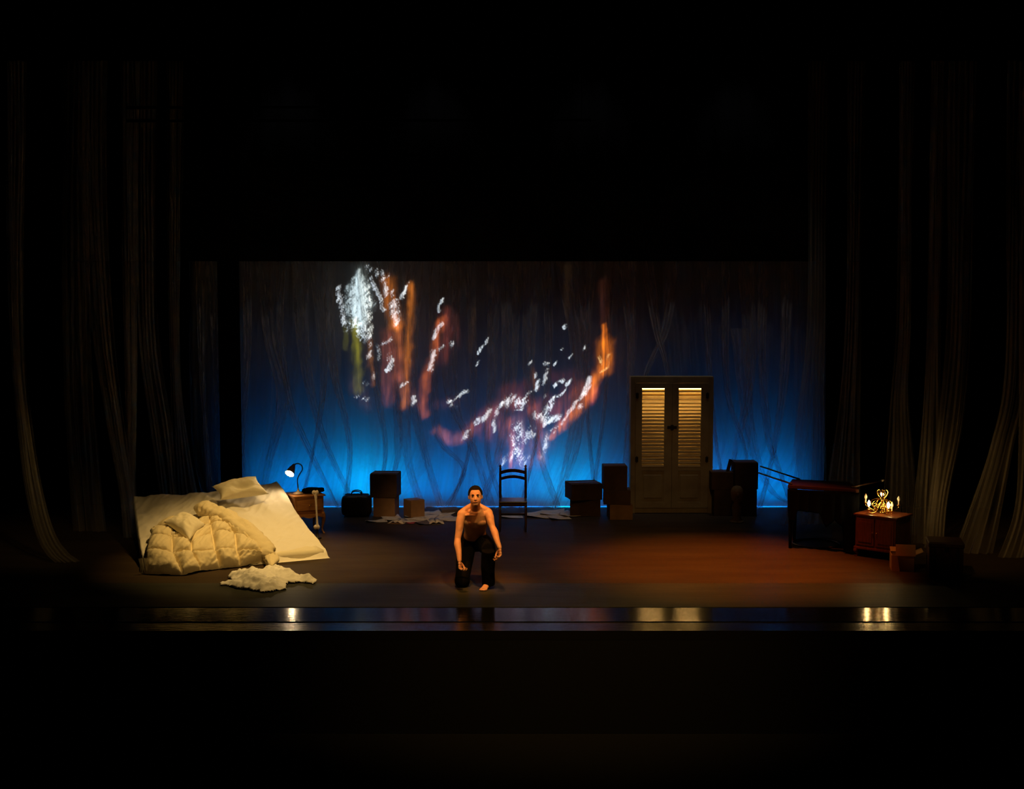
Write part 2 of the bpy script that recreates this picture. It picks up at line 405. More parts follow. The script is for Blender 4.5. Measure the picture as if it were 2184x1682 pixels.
for i, st in enumerate(strands):
    wpx = rnd.uniform(12, 34)
    p = []
    for j, (a, b) in enumerate(st):
        ww = wpx * (1.5 if j == 0 else (1.0 if j < len(st) - 2 else 0.55)) / 2
        p.append((a - ww, a + ww, b))
    keep(drape('gathered_strand', M_strand, p, 20.94 + 0.01 * (i % 4), gc, pleats=3, amp=0.012, seed=40 + i, cols=20), gc)

side = [
 (16.6, [(18, 48, 560), (24, 52, 760), (38, 66, 900), (58, 90, 1050), (82, 120, 1150), (118, 168, 1206)], 'leftmost long gauze drape, flaring out along the floor at the left edge'),
 (18.9, [(138, 190, 430), (140, 200, 800), (150, 215, 1000), (160, 230, 1136)], 'faint dark gauze drape between the leftmost drape and the bed'),
 (18.4, [(180, 225, 430), (195, 240, 700), (226, 262, 900), (255, 283, 1050), (262, 300, 1148)], 'gauze drape slanting down to the upper left corner of the bed'),
 (18.75, [(262, 292, 400), (268, 292, 700), (272, 290, 900), (276, 288, 1040), (276, 300, 1146)], 'narrow upright gauze drape meeting the upper left corner of the bed'),
 (19.3, [(292, 330, 560), (298, 340, 750), (318, 362, 900), (338, 376, 1040), (345, 390, 1126)], 'slanting gauze drape behind the left half of the bed'),
 (19.9, [(360, 384, 540), (368, 384, 800), (372, 404, 950), (376, 424, 1060), (376, 440, 1112)], 'bluish gauze drape behind the bed, just left of its pillow'),
 (20.6, [(1726, 1762, 420), (1722, 1762, 700), (1706, 1761, 850), (1686, 1760, 1000), (1664, 1762, 1096)], 'blue-lit gauze drape at the right end of the glow, behind the table'),
 (19.6, [(1806, 1836, 480), (1802, 1834, 700), (1790, 1830, 850), (1768, 1828, 1000), (1752, 1830, 1118)], 'brownish gauze drape rising behind the black-draped table'),
 (18.6, [(1918, 1944, 440), (1914, 1942, 700), (1902, 1936, 850), (1888, 1950, 1010), (1876, 1960, 1144)], 'gauze drape directly behind the chandelier'),
 (17.9, [(1984, 2008, 420), (1978, 2002, 700), (1964, 2004, 900), (1948, 2004, 1060), (1942, 2004, 1164)], 'gauze drape just right of the mahogany dresser'),
 (17.6, [(2024, 2076, 420), (2020, 2070, 700), (2004, 2052, 900), (1984, 2020, 1060), (1972, 2010, 1170)], 'gauze drape leaning left above the dark trunk'),
 (17.2, [(2144, 2196, 480), (2140, 2190, 800), (2110, 2160, 950), (2066, 2134, 1080), (2028, 2112, 1184)], 'bright gauze drape sweeping down behind the dark trunk at the right'),
 (16.9, [(2176, 2230, 480), (2174, 2230, 900), (2168, 2210, 1080), (2130, 2190, 1194)], 'rightmost gauze drape at the edge of the stage'),
]
for i, (Y, p, lab) in enumerate(side):
    p = [(p[0][0] + (p[0][0] - p[1][0]) * .3, p[0][1] + (p[0][1] - p[1][1]) * .3 + 6, 130)] + p
    o = drape('gauze_drape', M_side, p, Y, None, pleats=5, amp=0.05, seed=90 + i * 3, rows=50)
    tag(o, lab, 'drape')

# ------------------------------------------------------------------ the projector: a real beam carrying a picture
def painted():
    W_, H_ = 1092, 828                      # half the size of the studied detail (2184 x 1655)
    rng = np.random.default_rng(5)
    yy, xx = np.mgrid[0:H_, 0:W_].astype(np.float32)
    def vnoise(sx, sy, seed):
        r = np.random.default_rng(seed); gw, gh = int(W_ / sx) + 3, int(H_ / sy) + 3
        g = r.random((gh, gw)).astype(np.float32)
        fx, fy = xx / sx, yy / sy
        ix, iy = fx.astype(int), fy.astype(int); fx -= ix; fy -= iy
        fx = fx * fx * (3 - 2 * fx); fy = fy * fy * (3 - 2 * fy)
        return (g[iy, ix] * (1 - fx) + g[iy, ix + 1] * fx) * (1 - fy) + (g[iy + 1, ix] * (1 - fx) + g[iy + 1, ix + 1] * fx) * fy
    streak = 0.55 * vnoise(7, 90, 1) + 0.45 * vnoise(3, 40, 2)
    blotch = 0.35 * vnoise(4.5, 9, 3) + 0.4 * vnoise(2.2, 3.5, 4) + 0.25 * vnoise(9, 20, 5)
    soft = 0.6 * vnoise(22, 40, 6) + 0.4 * vnoise(9, 18, 7)
    fine = 0.6 * vnoise(2.4, 4, 8) + 0.4 * vnoise(6, 10, 9)
    img = np.zeros((H_, W_, 3), np.float32)
    wx = (vnoise(26, 30, 12) - .5) * 9 + (vnoise(7, 9, 14) - .5) * 6; wy = (vnoise(30, 26, 13) - .5) * 9 + (vnoise(9, 7, 15) - .5) * 6
    def dist(pts, w):
        d = np.full((H_, W_), 1e9, np.float32)
        for (a, b) in zip(pts[:-1], pts[1:]):
            ax, ay, bx, by = a[0] / 2, a[1] / 2, b[0] / 2, b[1] / 2
            vx, vy = bx - ax, by - ay; L = vx * vx + vy * vy + 1e-6
            t = np.clip(((xx + wx - ax) * vx + (yy + wy - ay) * vy) / L, 0, 1)
            wa = (a[2] if len(a) > 2 else w) / 2; wb = (b[2] if len(b) > 2 else w) / 2
            ww = wa + (wb - wa) * t
            d = np.minimum(d, np.hypot(xx + wx - ax - t * vx, yy + wy - ay - t * vy) / ww)
        return d
    def lin(c): c = np.array(c, np.float32) / 255; return np.where(c < .04045, c / 12.92, ((c + .055) / 1.055) ** 2.4)
    def glow(pts, w, c, gain=1.0):
        m = np.clip(1.3 - dist(pts, w), 0, 1) ** 1.5
        m = m * (0.08 + 1.9 * streak ** 1.5) * (0.2 + 1.3 * soft)
        img[:] = img + m[..., None] * lin(c) * gain
    def spark(pts, w, dens=0.5, c=(215, 228, 235), gain=2.2):
        m = np.clip(1.35 - dist(pts, w * .8), 0, 1)
        th = 0.63 - 0.22 * dens
        s = np.clip((blotch * .55 + fine * .45 + 0.20 * (m - 1) - th) / 0.08, 0, 1) * np.clip(m * 3, 0, 1)
        img[:] = img + s[..., None] * lin(c) * gain
    # warm colour bands
    glow([(275, 120), (275, 470)], 85, (70, 80, 80)); glow([(250, 480), (262, 700), (270, 960)], 36, (150, 145, 25)); glow([(180, 480), (185, 660)], 22, (90, 90, 30))
    glow([(345, 590), (350, 760), (372, 920)], 18, (150, 90, 40)); glow([(240, 900), (330, 1060)], 60, (70, 45, 35))
    glow([(480, 200), (495, 350), (530, 500)], 56, (225, 125, 40), 1.2); glow([(645, 230), (628, 500), (610, 800), (590, 1080)], 34, (185, 105, 35))
    glow([(470, 560), (470, 800), (470, 1040)], 50, (140, 72, 55)); glow([(530, 500), (570, 700), (600, 900), (580, 1080)], 34, (160, 85, 40))
    glow([(560, 880), (640, 1020)], 60, (110, 60, 50)); glow([(500, 620), (560, 860)], 60, (120, 60, 45))
    glow([(860, 470), (810, 600), (805, 720), (740, 850), (722, 1060), (740, 1130)], 36, (205, 100, 50), 1.1); glow([(900, 430), (890, 560), (860, 740)], 60, (95, 40, 35))
    glow([(980, 640), (960, 440)], 25, (70, 28, 24)); glow([(1080, 400), (1060, 700)], 18, (50, 32, 12))
    glow([(830, 1250), (920, 1310), (1020, 1290), (1085, 1220)], 44, (165, 85, 60), 1.1); glow([(840, 1060), (960, 1040)], 50, (70, 40, 45))
    glow([(1090, 1220), (1190, 1130), (1280, 1070), (1430, 1030)], 62, (150, 72, 62)); glow([(1180, 1260), (1280, 1200)], 70, (120, 55, 55))
    glow([(1300, 980), (1440, 930)], 60, (90, 38, 35)); glow([(1520, 940), (1500, 820)], 26, (110, 65, 30))
    glow([(1650, 860), (1780, 870), (1720, 1000)], 60, (80, 32, 32)); glow([(1490, 1110), (1620, 1060), (1700, 1140)], 80, (140, 62, 58))
    glow([(1240, 1240), (1400, 1330), (1540, 1300)], 130, (95, 62, 78)); glow([(1340, 1180), (1352, 1500)], 24, (215, 105, 75)); glow([(1535, 1140), (1552, 1440)], 28, (215, 92, 62))
    glow([(1400, 1200), (1420, 1480)], 80, (140, 90, 100)); glow([(1480, 1110), (1530, 1080), (1570, 1200)], 30, (190, 95, 70)); glow([(1300, 1460), (1560, 1480)], 60, (110, 80, 100))
    glow([(1600, 1280), (1570, 1460)], 30, (140, 120, 125))
    glow([(2003, 500, 14), (2008, 580, 30), (2025, 690, 44), (2020, 760, 50), (1960, 860, 44), (1905, 990, 48), (1830, 1080, 44), (1720, 1190, 42), (1640, 1290, 24)], 40, (240, 122, 28), 1.25)
    glow([(2012, 640), (2015, 790)], 66, (230, 120, 20), 1.3); glow([(1940, 960), (1900, 1040)], 40, (190, 80, 70)); glow([(1990, 200), (2010, 560)], 40, (60, 28, 18))
    glow([(1740, 100), (1740, 420)], 30, (40, 28, 14)); glow([(1840, 950), (1720, 1090)], 60, (130, 60, 40))
    # sparkling highlights
    spark([(268, 135, 16), (275, 230, 70), (278, 350, 100), (284, 460, 70), (300, 560, 40)], 62, 1.0, (205, 225, 228), 1.1); glow([(268, 130, 20), (275, 260, 80), (278, 380, 90), (284, 480, 40)], 70, (170, 195, 200), 1.2); spark([(270, 180, 20), (278, 330, 60), (284, 430, 50)], 40, 1.5, (200, 220, 225), .7)
    spark([(250, 480), (300, 540), (330, 600)], 50, .6); spark([(135, 240), (160, 400), (190, 540)], 26, .6); spark([(330, 240), (350, 420), (345, 560)], 28, .75, (200, 210, 205))
    spark([(350, 590), (345, 740)], 14, .6); spark([(365, 840), (372, 920)], 8, .8)
    spark([(358, 170), (385, 240), (425, 300), (448, 400)], 10, .9); spark([(330, 110), (470, 170)], 40, .35); spark([(455, 190), (460, 290)], 20, .7)
    spark([(520, 350), (525, 420), (535, 490)], 34, .9); spark([(505, 260), (520, 300)], 20, .6); spark([(625, 215), (595, 270), (570, 320)], 14, .85)
    spark([(445, 625), (500, 605)], 14, .8); spark([(490, 715), (500, 760), (482, 820)], 20, 1.1); spark([(410, 640), (412, 740)], 16, .6)
    spark([(565, 940), (610, 905)], 16, .7); spark([(310, 900), (330, 930)], 16, .5); spark([(250, 1000), (340, 1030)], 16, .4); spark([(655, 1020), (655, 1060)], 16, .9)
    spark([(862, 315), (842, 395)], 9, 1.2); spark([(860, 490), (825, 530), (803, 590)], 16, 1.0); spark([(855, 655), (800, 690), (790, 740), (770, 810)], 22, .8)
    spark([(925, 620), (925, 640)], 14, .8); spark([(1140, 640), (1118, 695)], 10, 1.2); spark([(1178, 600), (1172, 630)], 8, 1.0); spark([(1135, 745), (1095, 790)], 7, .9)
    spark([(1035, 965), (960, 1010), (915, 1050)], 12, .9); spark([(900, 1040), (950, 1090)], 20, .5); spark([(1000, 1300), (1045, 1265)], 20, .8)
    spark([(1100, 1190), (1150, 1170), (1190, 1110)], 24, .85); spark([(1235, 1250), (1220, 1180), (1250, 1100), (1280, 1050)], 16, .85)
    spark([(1310, 1060), (1350, 1030), (1430, 1050)], 40, .85); spark([(1380, 1095), (1430, 1095)], 8, 1.0); spark([(1440, 1030), (1470, 980), (1520, 950), (1540, 890)], 14, .85); spark([(1518, 850), (1520, 870)], 12, 1)
    spark([(1605, 820), (1570, 915)], 9, 1.1); spark([(1485, 755), (1475, 775)], 9, 1.2); spark([(1580, 775), (1620, 780)], 10, 1.0); spark([(1672, 765), (1664, 780)], 9, 1.2); spark([(1765, 715), (1750, 735)], 9, 1.0)
    spark([(1722, 515), (1726, 525)], 8, 1.2); spark([(1870, 655), (1862, 668)], 9, 1.2); spark([(1705, 670), (1712, 674)], 8, 1)
    spark([(1650, 930), (1690, 885), (1720, 890)], 16, .85); spark([(1775, 885), (1735, 925)], 14, .9); spark([(1730, 960), (1700, 1000), (1650, 1005)], 12, .8)
    spark([(1650, 1030), (1610, 1080), (1570, 1120)], 34, .8); spark([(1520, 1140), (1600, 1160)], 34, .85); spark([(1590, 1200), (1630, 1170), (1685, 1140)], 24, 1.15)
    spark([(1640, 1250), (1690, 1205)], 24, .7); spark([(1585, 990), (1590, 1010)], 10, .8)
    spark([(1400, 1220), (1420, 1300), (1480, 1270)], 60, .6); spark([(1350, 1280), (1360, 1340)], 24, .5); spark([(1390, 1380), (1430, 1460)], 56, .65); spark([(1300, 1480), (1330, 1430)], 20, .7); spark([(1610, 1290), (1570, 1440)], 18, .7)
    spark([(1380, 1380), (1350, 1470)], 16, .8)
    spark([(1900, 890), (1885, 940), (1868, 990)], 20, 1.5, (225, 232, 240), 1.8); spark([(1868, 985), (1830, 1030), (1790, 1070), (1750, 1120), (1715, 1190)], 12, 1.2, (220, 228, 235), 1.5)
    spark([(1965, 715), (1990, 790)], 9, .9, (230, 190, 120)); spark([(2040, 715), (2030, 800), (1985, 830)], 9, .9, (230, 190, 120)); spark([(1830, 1070), (1840, 1090)], 14, .9)
    # dark gap between the left flames
    gap = np.clip(1.2 - dist([(405, 560, 10), (402, 850, 28), (398, 1090, 22)], 20), 0, 1)
    img *= (1 - .85 * gap)[..., None]
    return img
def make_projector():
    tex = painted(); H_, W_, _ = tex.shape
    # picture occupies frame pixels 680..1340 x 540..1040 on the cloth at depth YP
    YP = 21.6
    tl, br = at(680, 540, YP), at(1340, 1040, YP)
    ploc = Vector((0.55, 0.4, 4.1))
    im = bpy.data.images.new('projected_picture', W_, H_, float_buffer=True)
    px = np.ones((H_, W_, 4), np.float32)
    px[..., :3] = tex[::-1]
    im.pixels.foreach_set(px.ravel()); im.update()
    l = bpy.data.lights.new('projector_beam', 'SPOT'); l.energy = 44000; l.spot_size = R(40); l.spot_blend = 0.1; l.shadow_soft_size = 0.01
    o = bpy.data.objects.new('projector_beam', l); COL.objects.link(o); o.location = ploc; o.rotation_euler = (pi / 2, 0, 0)
    l.use_nodes = True; nt = l.node_tree
    em = nt.nodes['Emission']
    tc = nt.nodes.new('ShaderNodeTexCoord'); sp = nt.nodes.new('ShaderNodeSeparateXYZ')
    nt.links.new(tc.outputs['Normal'], sp.inputs[0])
    def mth(op, a, b=None):
        n = nt.nodes.new('ShaderNodeMath'); n.operation = op
        for i, q in enumerate((a, b)):
            if q is None: continue
            if isinstance(q, (int, float)): n.inputs[i].default_value = q
            else: nt.links.new(q, n.inputs[i])
        return n.outputs[0]
    D = YP - ploc.y
    z = mth('MULTIPLY', sp.outputs[2], -1.0)
    u = mth('DIVIDE', sp.outputs[0], z); v = mth('DIVIDE', sp.outputs[1], z)
    u0, u1 = (tl.x - ploc.x) / D, (br.x - ploc.x) / D
    v0, v1 = (br.z - ploc.z) / D, (tl.z - ploc.z) / D
    un = mth('DIVIDE', mth('SUBTRACT', u, u0), u1 - u0); vn = mth('DIVIDE', mth('SUBTRACT', v, v0), v1 - v0)
    cb = nt.nodes.new('ShaderNodeCombineXYZ'); nt.links.new(un, cb.inputs[0]); nt.links.new(vn, cb.inputs[1])
    ti = nt.nodes.new('ShaderNodeTexImage'); ti.image = im; ti.extension = 'CLIP'; ti.interpolation = 'Linear'
    nt.links.new(cb.outputs[0], ti.inputs[0]); nt.links.new(ti.outputs[0], em.inputs[0])
    em.inputs[1].default_value = 1.0
make_projector()

# ------------------------------------------------------------------ bed
BR = ground(703, 1190); BL = ground(308, 1226); BL.z = BR.z = 0
U = (BR - BL); UL = U.length; U.normalize(); V = Vector((-U.y, U.x, 0))
HP = [(0, 0.03), (0.12, 0.09), (1.0, 0.27), (2.2, 0.70), (2.4, 0.70)]
def H(v): return float(np.interp(v, [p[0] for p in HP], [p[1] for p in HP]))
def bedp(px, py, lift=0.0):
    """point of the raked bed's surface (raised by lift) seen at this pixel"""
    d = ray(px, py).normalized(); o = Vector((0, 0, CAMH)); t = 14.0; last = None
    while t < 23:
        p = o + d * t; q = p - BL; v = q.x * V.x + q.y * V.y
        s = (H(v) if v > 0 else -0.2 + 0.0) + lift
        if v <= 0: s = max(0.0, 0.03 + lift + v * 1.6) if lift > 0 else 0.0
        if p.z <= s: return p
        t += 0.01
    return p
TL, TR = Vector((-5.565, 18.0, 0)), Vector((-3.62, 19.02, 0))
def bw(u, v, z):
    s_ = u / UL
    return BL.lerp(BR, s_) * (1 - v / 2.2) + TL.lerp(TR, s_) * (v / 2.2) + Vector((0, 0, z))
bed = empty('bed', tuple(bw(UL / 2, 1.1, 0)), label='large raked bed with a cream sheet, tilted towards the audience', cat='bed')
def bedkeep(o): o.parent = bed; o.matrix_parent_inverse = Matrix.Translation(-Vector(bed.location)); return o
m = MB()
prof = [(0.1, 0.0), (0.1, 0.02), (1.0, 0.17), (2.16, 0.58), (2.16, 0.0)]
nP = len(prof)
vs = [bw(0.06, a, b) for a, b in prof] + [bw(UL - 0.08, a, b) for a, b in prof]
m.add(vs, [tuple(range(nP))[::-1], tuple(range(nP, 2 * nP))] + [(i, (i + 1) % nP, nP + (i + 1) % nP, nP + i) for i in range(nP)])
bedkeep(m.build('bed_frame', M_frame))
rows = []
for i in range(15):
    v = 0.06 + 2.12 * i / 14
    rows.append([bw(u, v, max(.02, H(v) - 0.16)) for u in np.linspace(0.04, UL - 0.06, 24)])
bedkeep(MB().grid(rows).build('mattress', M_pillow, smooth=True, solid=0.09))
rows = []
NU, NV = 150, 120
for i in range(NV + 1):
    v = -0.02 + 2.26 * i / NV
    row = []
    for j in range(NU + 1):
        u = UL * j / NU
        right = -0.06 * sin(min(1, max(0, (v - .0) / 2.2)) * pi) + 0.03 * sin(v * 9) * .3
        uu = u + (right * (u / UL) ** 6) * -1 + .22 * max(0, 1 - v / .5) * max(0, 1 - u / .5)
        z = H(max(v, 0)) + 0.0
        w_ = -0.022 * abs(fb(u * 7 - v * 6, v * 3, 11)) + 0.014 * fb(u * 3.2, v * 2.2, 1) - 0.045 * abs(fb(u * 2.1 + v * 1.7, v * 1.1 - u, 7)) - 0.02 * abs(fb(u * 5 + v, v * 4 - u, 9))
        pull = max(0, 1 - abs(v - 1.85) / .45) * max(0, min(1, (u - 1.3) / .4))
        w_ += 0.02 * pull * sin((u * 13 + v * 4 + 2 * fb(u * 2, v * 2)))
        low = max(0, 1 - v / .9) * max(0, min(1, (u - 1.2) / .4))
        w_ += 0.026 * low * sin(u * 8 + 3 * fb(u * 1.4, v * 2.0, 3)) 
        z += w_
        z += .07 * max(0, (v - 1.6) / .6) * max(0, (u - 1.7) / .77)
        if v < 0.06: z = max(0.006, z * (v + .02) / .08)
        # tails tucked down at the sides and the top
        if j == 0: z = max(0.01, z - 0.12)
        if j == NU: z = max(0.008, z - 0.06)
        row.append(bw(uu, v, z))
    rows.append(row)
rows.append([p + Vector((0, 0.02, -0.16)) for p in rows[-1]])
bedkeep(MB().grid(rows).build('sheet', M_sheet, smooth=True))

# duvet: quilted cells between rows of seam points read off the photograph, laid over the bed
duv = empty('duvet', tuple(bw(0.9, 0.4, 0)), label='cream quilted duvet heaped over the left half of the bed and down to the floor', cat='duvet')
def dkeep(o): o.parent = duv; o.matrix_parent_inverse = Matrix.Translation(-Vector(duv.location)); return o
Rw = [
 [(308, 1222), (350, 1221), (390, 1225), (428, 1217), (470, 1211), (512, 1207), (548, 1203), (572, 1196)],
 [(312, 1173), (340, 1176), (368, 1178), (408, 1180), (458, 1174), (504, 1173), (536, 1178), (560, 1182)],
 [(318, 1143), (342, 1142), (366, 1146), (406, 1158), (452, 1137), (500, 1136), (524, 1150), (548, 1162)],
 [(330, 1122), (350, 1124), (378, 1130), (410, 1132), (448, 1116), (478, 1116), (502, 1126), (530, 1142)],
 [(352, 1106), (372, 1104), (398, 1104), (425, 1106), (446, 1102), (466, 1103), (490, 1112), (512, 1126)],
]
Rw = [[r[k] for k in (0, 2, 3, 4, 5, 7)] for r in Rw]
lifts = [0.015, 0.15, 0.14, 0.12, 0.08]
K = 26
ctrl = [[(ground(a, b, 0.02) if i == 0 else bedp(a, b, lifts[i])) for a, b in r] for i, r in enumerate(Rw)]
rows = []
for i in range(len(Rw) - 1):
    for a in range(K + (1 if i == len(Rw) - 2 else 0)):
        t = a / K; row = []
        for j in range(len(Rw[0]) - 1):
            for b in range(K + (1 if j == len(Rw[0]) - 2 else 0)):
                s = b / K
                p = lerp(lerp(ctrl[i][j], ctrl[i][j + 1], s), lerp(ctrl[i + 1][j], ctrl[i + 1][j + 1], s), t)
                puff = ((1 - abs(2 * s - 1) ** 2.6) * (1 - abs(2 * t - 1) ** 2.6)) ** 0.5
                n_ = Vector((U.y * .6, -U.x * .6, 0.8)).normalized()
                q = p + n_ * ((0.14 if i < 2 else 0.11) * puff)
                wr = 0.04 * fb(q.x * 5 + q.z * 3, q.z * 6, 2) - 0.045 * abs(fb(q.x * 13 - q.z * 10, q.z * 7, 5)) - 0.012 * abs(fb(q.x * 25 + q.z * 12, q.z * 16, 8))
                q += n_ * wr
                q.z = max(q.z, 0.01)
                row.append(q)
        rows.append(row)
rows.append([p + V * 0.03 - Vector((0, 0, 0.09)) for p in rows[-1]])
# close the sides
for r in rows:
    r.insert(0, Vector((r[0].x + 0.03, r[0].y + .05, max(0.008, r[0].z - 0.14)))); r.append(Vector((r[-1].x, r[-1].y + 0.06, max(0.008, r[-1].z - 0.12))))
dkeep(MB().grid(rows).build('quilted_body', M_duvet, smooth=True))
def puffroll(pts, rads, flat=0.7, seed=0, seg=3.0, n=28):
    c = catmull(pts, 12); N = len(c); rr = interp(rads, N)
    vs, fs = [], []
    for i, p in enumerate(c):
        t = (c[min(i + 1, N - 1)] - c[max(i - 1, 0)]).normalized()
        a = t.cross(Vector((0, 0, 1))).normalized(); b = a.cross(t)
        ph = i / (N - 1); endc = min(1, (min(ph, 1 - ph) * 14)) ** .5
        pin = 0.76 + 0.24 * abs(sin(ph * seg * pi)) ** .5
        for k in range(n):
            an = 2 * pi * k / n
            r = rr[i] * pin * max(endc, .05) * (1 - 0.30 * abs(fb(i * .22, an * 1.5, seed + 3)) + 0.16 * fb(cos(an) * 2 + seed, sin(an) * 2, i * .12) + 0.10 * fb(an * 2, i * .35, seed))
            q = p + a * cos(an) * r + b * sin(an) * r * flat
            vs.append(q)
    for i in range(N - 1):
        for k in range(n):
            k2 = (k + 1) % n; fs.append((i * n + k, i * n + k2, (i + 1) * n + k2, (i + 1) * n + k))
    fs.append(tuple(range(n))); fs.append(tuple((N - 1) * n + k for k in range(n)))
    return vs, fs
pts = [bedp(413, 1082, .1), bedp(440, 1086, .12), bedp(468, 1097, .13), bedp(498, 1112, .14), bedp(524, 1133, .14), bedp(550, 1155, .13), bedp(570, 1177, .1), bedp(578, 1190, .08), ground(580, 1206, .07)]
vs, fs = puffroll(pts, [.12, .17, .16, .16, .17, .165, .14, .11, .09], .75, 3, 5.0)
dkeep(MB().add(vs, fs).build('folded_edge', M_duvet, smooth=True))
pts = [bedp(322, 1136, .12), bedp(336, 1130, .14), bedp(352, 1128, .14), bedp(368, 1130, .13)]
vs, fs = puffroll(pts, [.06, .09, .09, .05], .8, 8, 2.0)
dkeep(MB().add(vs, fs).build('crumpled_corner', M_duvet, smooth=True))
dkeep(MB().box(bedp(369, 1137, .21), (.045, .012, .05), Euler((.6, 0, .5)).to_matrix()).build('care_tag', M_dress))

def pillow(name, cs, th, label, seed, dent=0.0):
    """cs: four world corners (counter-clockwise), th: loft"""
    c = sum(cs, Vector()) / 4
    n_ = (cs[1] - cs[0]).cross(cs[3] - cs[0]).normalized()
    if n_.z < 0: n_ = -n_
    N = 28; top, bot = [], []
    for i in range(N + 1):
        t = i / N; rt, rb = [], []
        for j in range(N + 1):
            s = j / N
            p = lerp(lerp(cs[0], cs[1], s), lerp(cs[3], cs[2], s), t)
            inw = (c - p); pinch = 0.15 * (sin(pi * s) * (2 * abs(t - .5)) ** 2 + sin(pi * t) * (2 * abs(s - .5)) ** 2)
            p = p + inw * pinch
            h = (max(0, sin(pi * s)) * max(0, sin(pi * t))) ** 0.42
            d = dent * math.exp(-((s - .55) ** 2 + (t - .35) ** 2) / .03)
            wr = 0.22 * fb(s * 4 + seed, t * 4, seed) - .22 * abs(fb(s * 6 + t * 3, t * 5, seed + 4)) + .05 * fb(s * 11, t * 11, seed)
            rt.append(p + n_ * th * (h * (1 + wr) * (1 - d) * .62)); rb.append(p - n_ * th * .38 * h)
        top.append(rt); bot.append(rb)
    o = MB().grid(top).grid(bot).build(name, M_pillow, smooth=True, weld=0.0005)
    return tag(o, label, 'pillow')
P1 = [bedp(470, 1066, .12), bedp(574, 1053, .12), bedp(545, 1018, .10) + Vector((0, 0, 0)), bedp(452, 1040, .10)]
P1[2] = at(546, 1015, P1[1].y + 0.22); P1[3] = at(451, 1037, P1[0].y + 0.22)
pillow('pillow', P1, 0.24, 'plump cream pillow leaning at the top edge of the raked bed', 2, .75)
P2 = [bedp(405, 1152, .24), bedp(438, 1118, .24), bedp(398, 1094, .22), bedp(348, 1113, .24)]
pillow('pillow', P2, 0.21, 'yellowish pillow lying on the quilted duvet', 5, 0)

# dress / muslin on the floor
poly = [(484, 1232), (498, 1224), (540, 1226), (565, 1216), (600, 1215), (628, 1225), (655, 1234), (677, 1238), (671, 1247), (642, 1243), (613, 1246), (611, 1258), (585, 1262), (560, 1265), (527, 1259), (500, 1256), (485, 1250), (467, 1250), (471, 1244), (505, 1243), (492, 1238)]
PW = [ground(*p) for p in poly]
def inside(x, y):
    c = False; n = len(PW); j = n - 1
    for i in range(n):
        a, b = PW[i], PW[j]
        if (a.y > y) != (b.y > y) and x < (b.x - a.x) * (y - a.y) / (b.y - a.y) + a.x: c = not c
        j = i
    return c
def edist(x, y):
    d = 9
    for i in range(len(PW)):
        a, b = PW[i], PW[(i + 1) % len(PW)]
        vx, vy = b.x - a.x, b.y - a.y; t = max(0, min(1, ((x - a.x) * vx + (y - a.y) * vy) / (vx * vx + vy * vy)))
        d = min(d, math.hypot(x - a.x - t * vx, y - a.y - t * vy))
    return d
x0 = min(p.x for p in PW); x1 = max(p.x for p in PW); y0 = min(p.y for p in PW); y1 = max(p.y for p in PW)
st = 0.014; nx = int((x1 - x0) / st) + 1; ny = int((y1 - y0) / st) + 1
idx = {}; vs = []; fs = []
for i in range(nx):
    for j in range(ny):
        x, y = x0 + i * st, y0 + j * st
        xj = x + .03 * fb(x * 12, y * 12, 3); yj = y + .03 * fb(x * 12, y * 12, 8)
        if inside(xj, yj):
            d = edist(xj, yj); e = min(1, d / .16)
            h = e ** .5 * (0.085 + 0.12 * e * (0.5 + .5 * fb(x * 2.2, y * 2.2, 1)) - 0.10 * abs(fb(x * 4 + y * 2, y * 3, 4)) - .05 * abs(fb(x * 10, y * 8, 6)) + .02 * fb(x * 20, y * 20, 2)); h = max(h, .004)
            idx[(i, j)] = len(vs); vs.append((x, y, 0.006 + h))
for (i, j) in list(idx):
    q = [(i, j), (i + 1, j), (i + 1, j + 1), (i, j + 1)]
    if all(k in idx for k in q): fs.append(tuple(idx[k] for k in q))
mb = MB(); mb.v = vs; mb.f = fs
o = mb.build('crumpled_dress', M_dress, smooth=True, solid=0.004)
tag(o, 'crumpled white muslin dress dropped on the floor in front of the bed', 'dress')
# gauze puddle at the left foot of the bed
o = drape('gauze_scrap', M_side, [(298, 318, 1190), (300, 326, 1212), (296, 346, 1232)], 15.9, pleats=4, amp=.04, seed=3, rows=12)
tag(o, 'scrap of gauze trailing on the floor at the lower left corner of the bed', 'cloth')

# ------------------------------------------------------------------ nightstand, lamp, bone
FL = Vector((-3.302, 18.56, 0)); ang = R(27.8); ns = empty('nightstand', tuple(FL), ang, 'orange wooden nightstand with curved legs beside the bed', 'nightstand')
Wn, Dn, Hn = .49, .47, .606
MB().box((Wn / 2, Dn / 2, .445), (Wn - .03, Dn - .03, .27)).build('carcass', M_oak, ns, bevel=.006)
MB().box((Wn / 2, Dn / 2, Hn - .0125), (Wn + .02, Dn + .02, .025)).build('top', M_oak, ns, bevel=.008)
dr = MB().box((Wn / 2, .008, .455), (Wn - .09, .018, .17)).build('drawer', M_oak, ns, bevel=.005)
MB().lathe([(.006, 0), (.006, .012), (.016, .018), (.016, .026), (.0, .03)], (Wn / 2, -.001, .455), 16, Euler((pi / 2, 0, 0)).to_matrix()).build('knob', M_brass, dr, smooth=True)
m = MB(); n = 17
tp = [Vector((.02 + (Wn - .04) * i / (n - 1), .004, .315)) for i in range(n)]
bt = [Vector((.02 + (Wn - .04) * i / (n - 1), .004, .285 - .03 * abs(cos(pi * 2 * i / (n - 1))))) for i in range(n)]
m.grid([tp, bt]).build('apron', M_oak, ns, solid=.02)
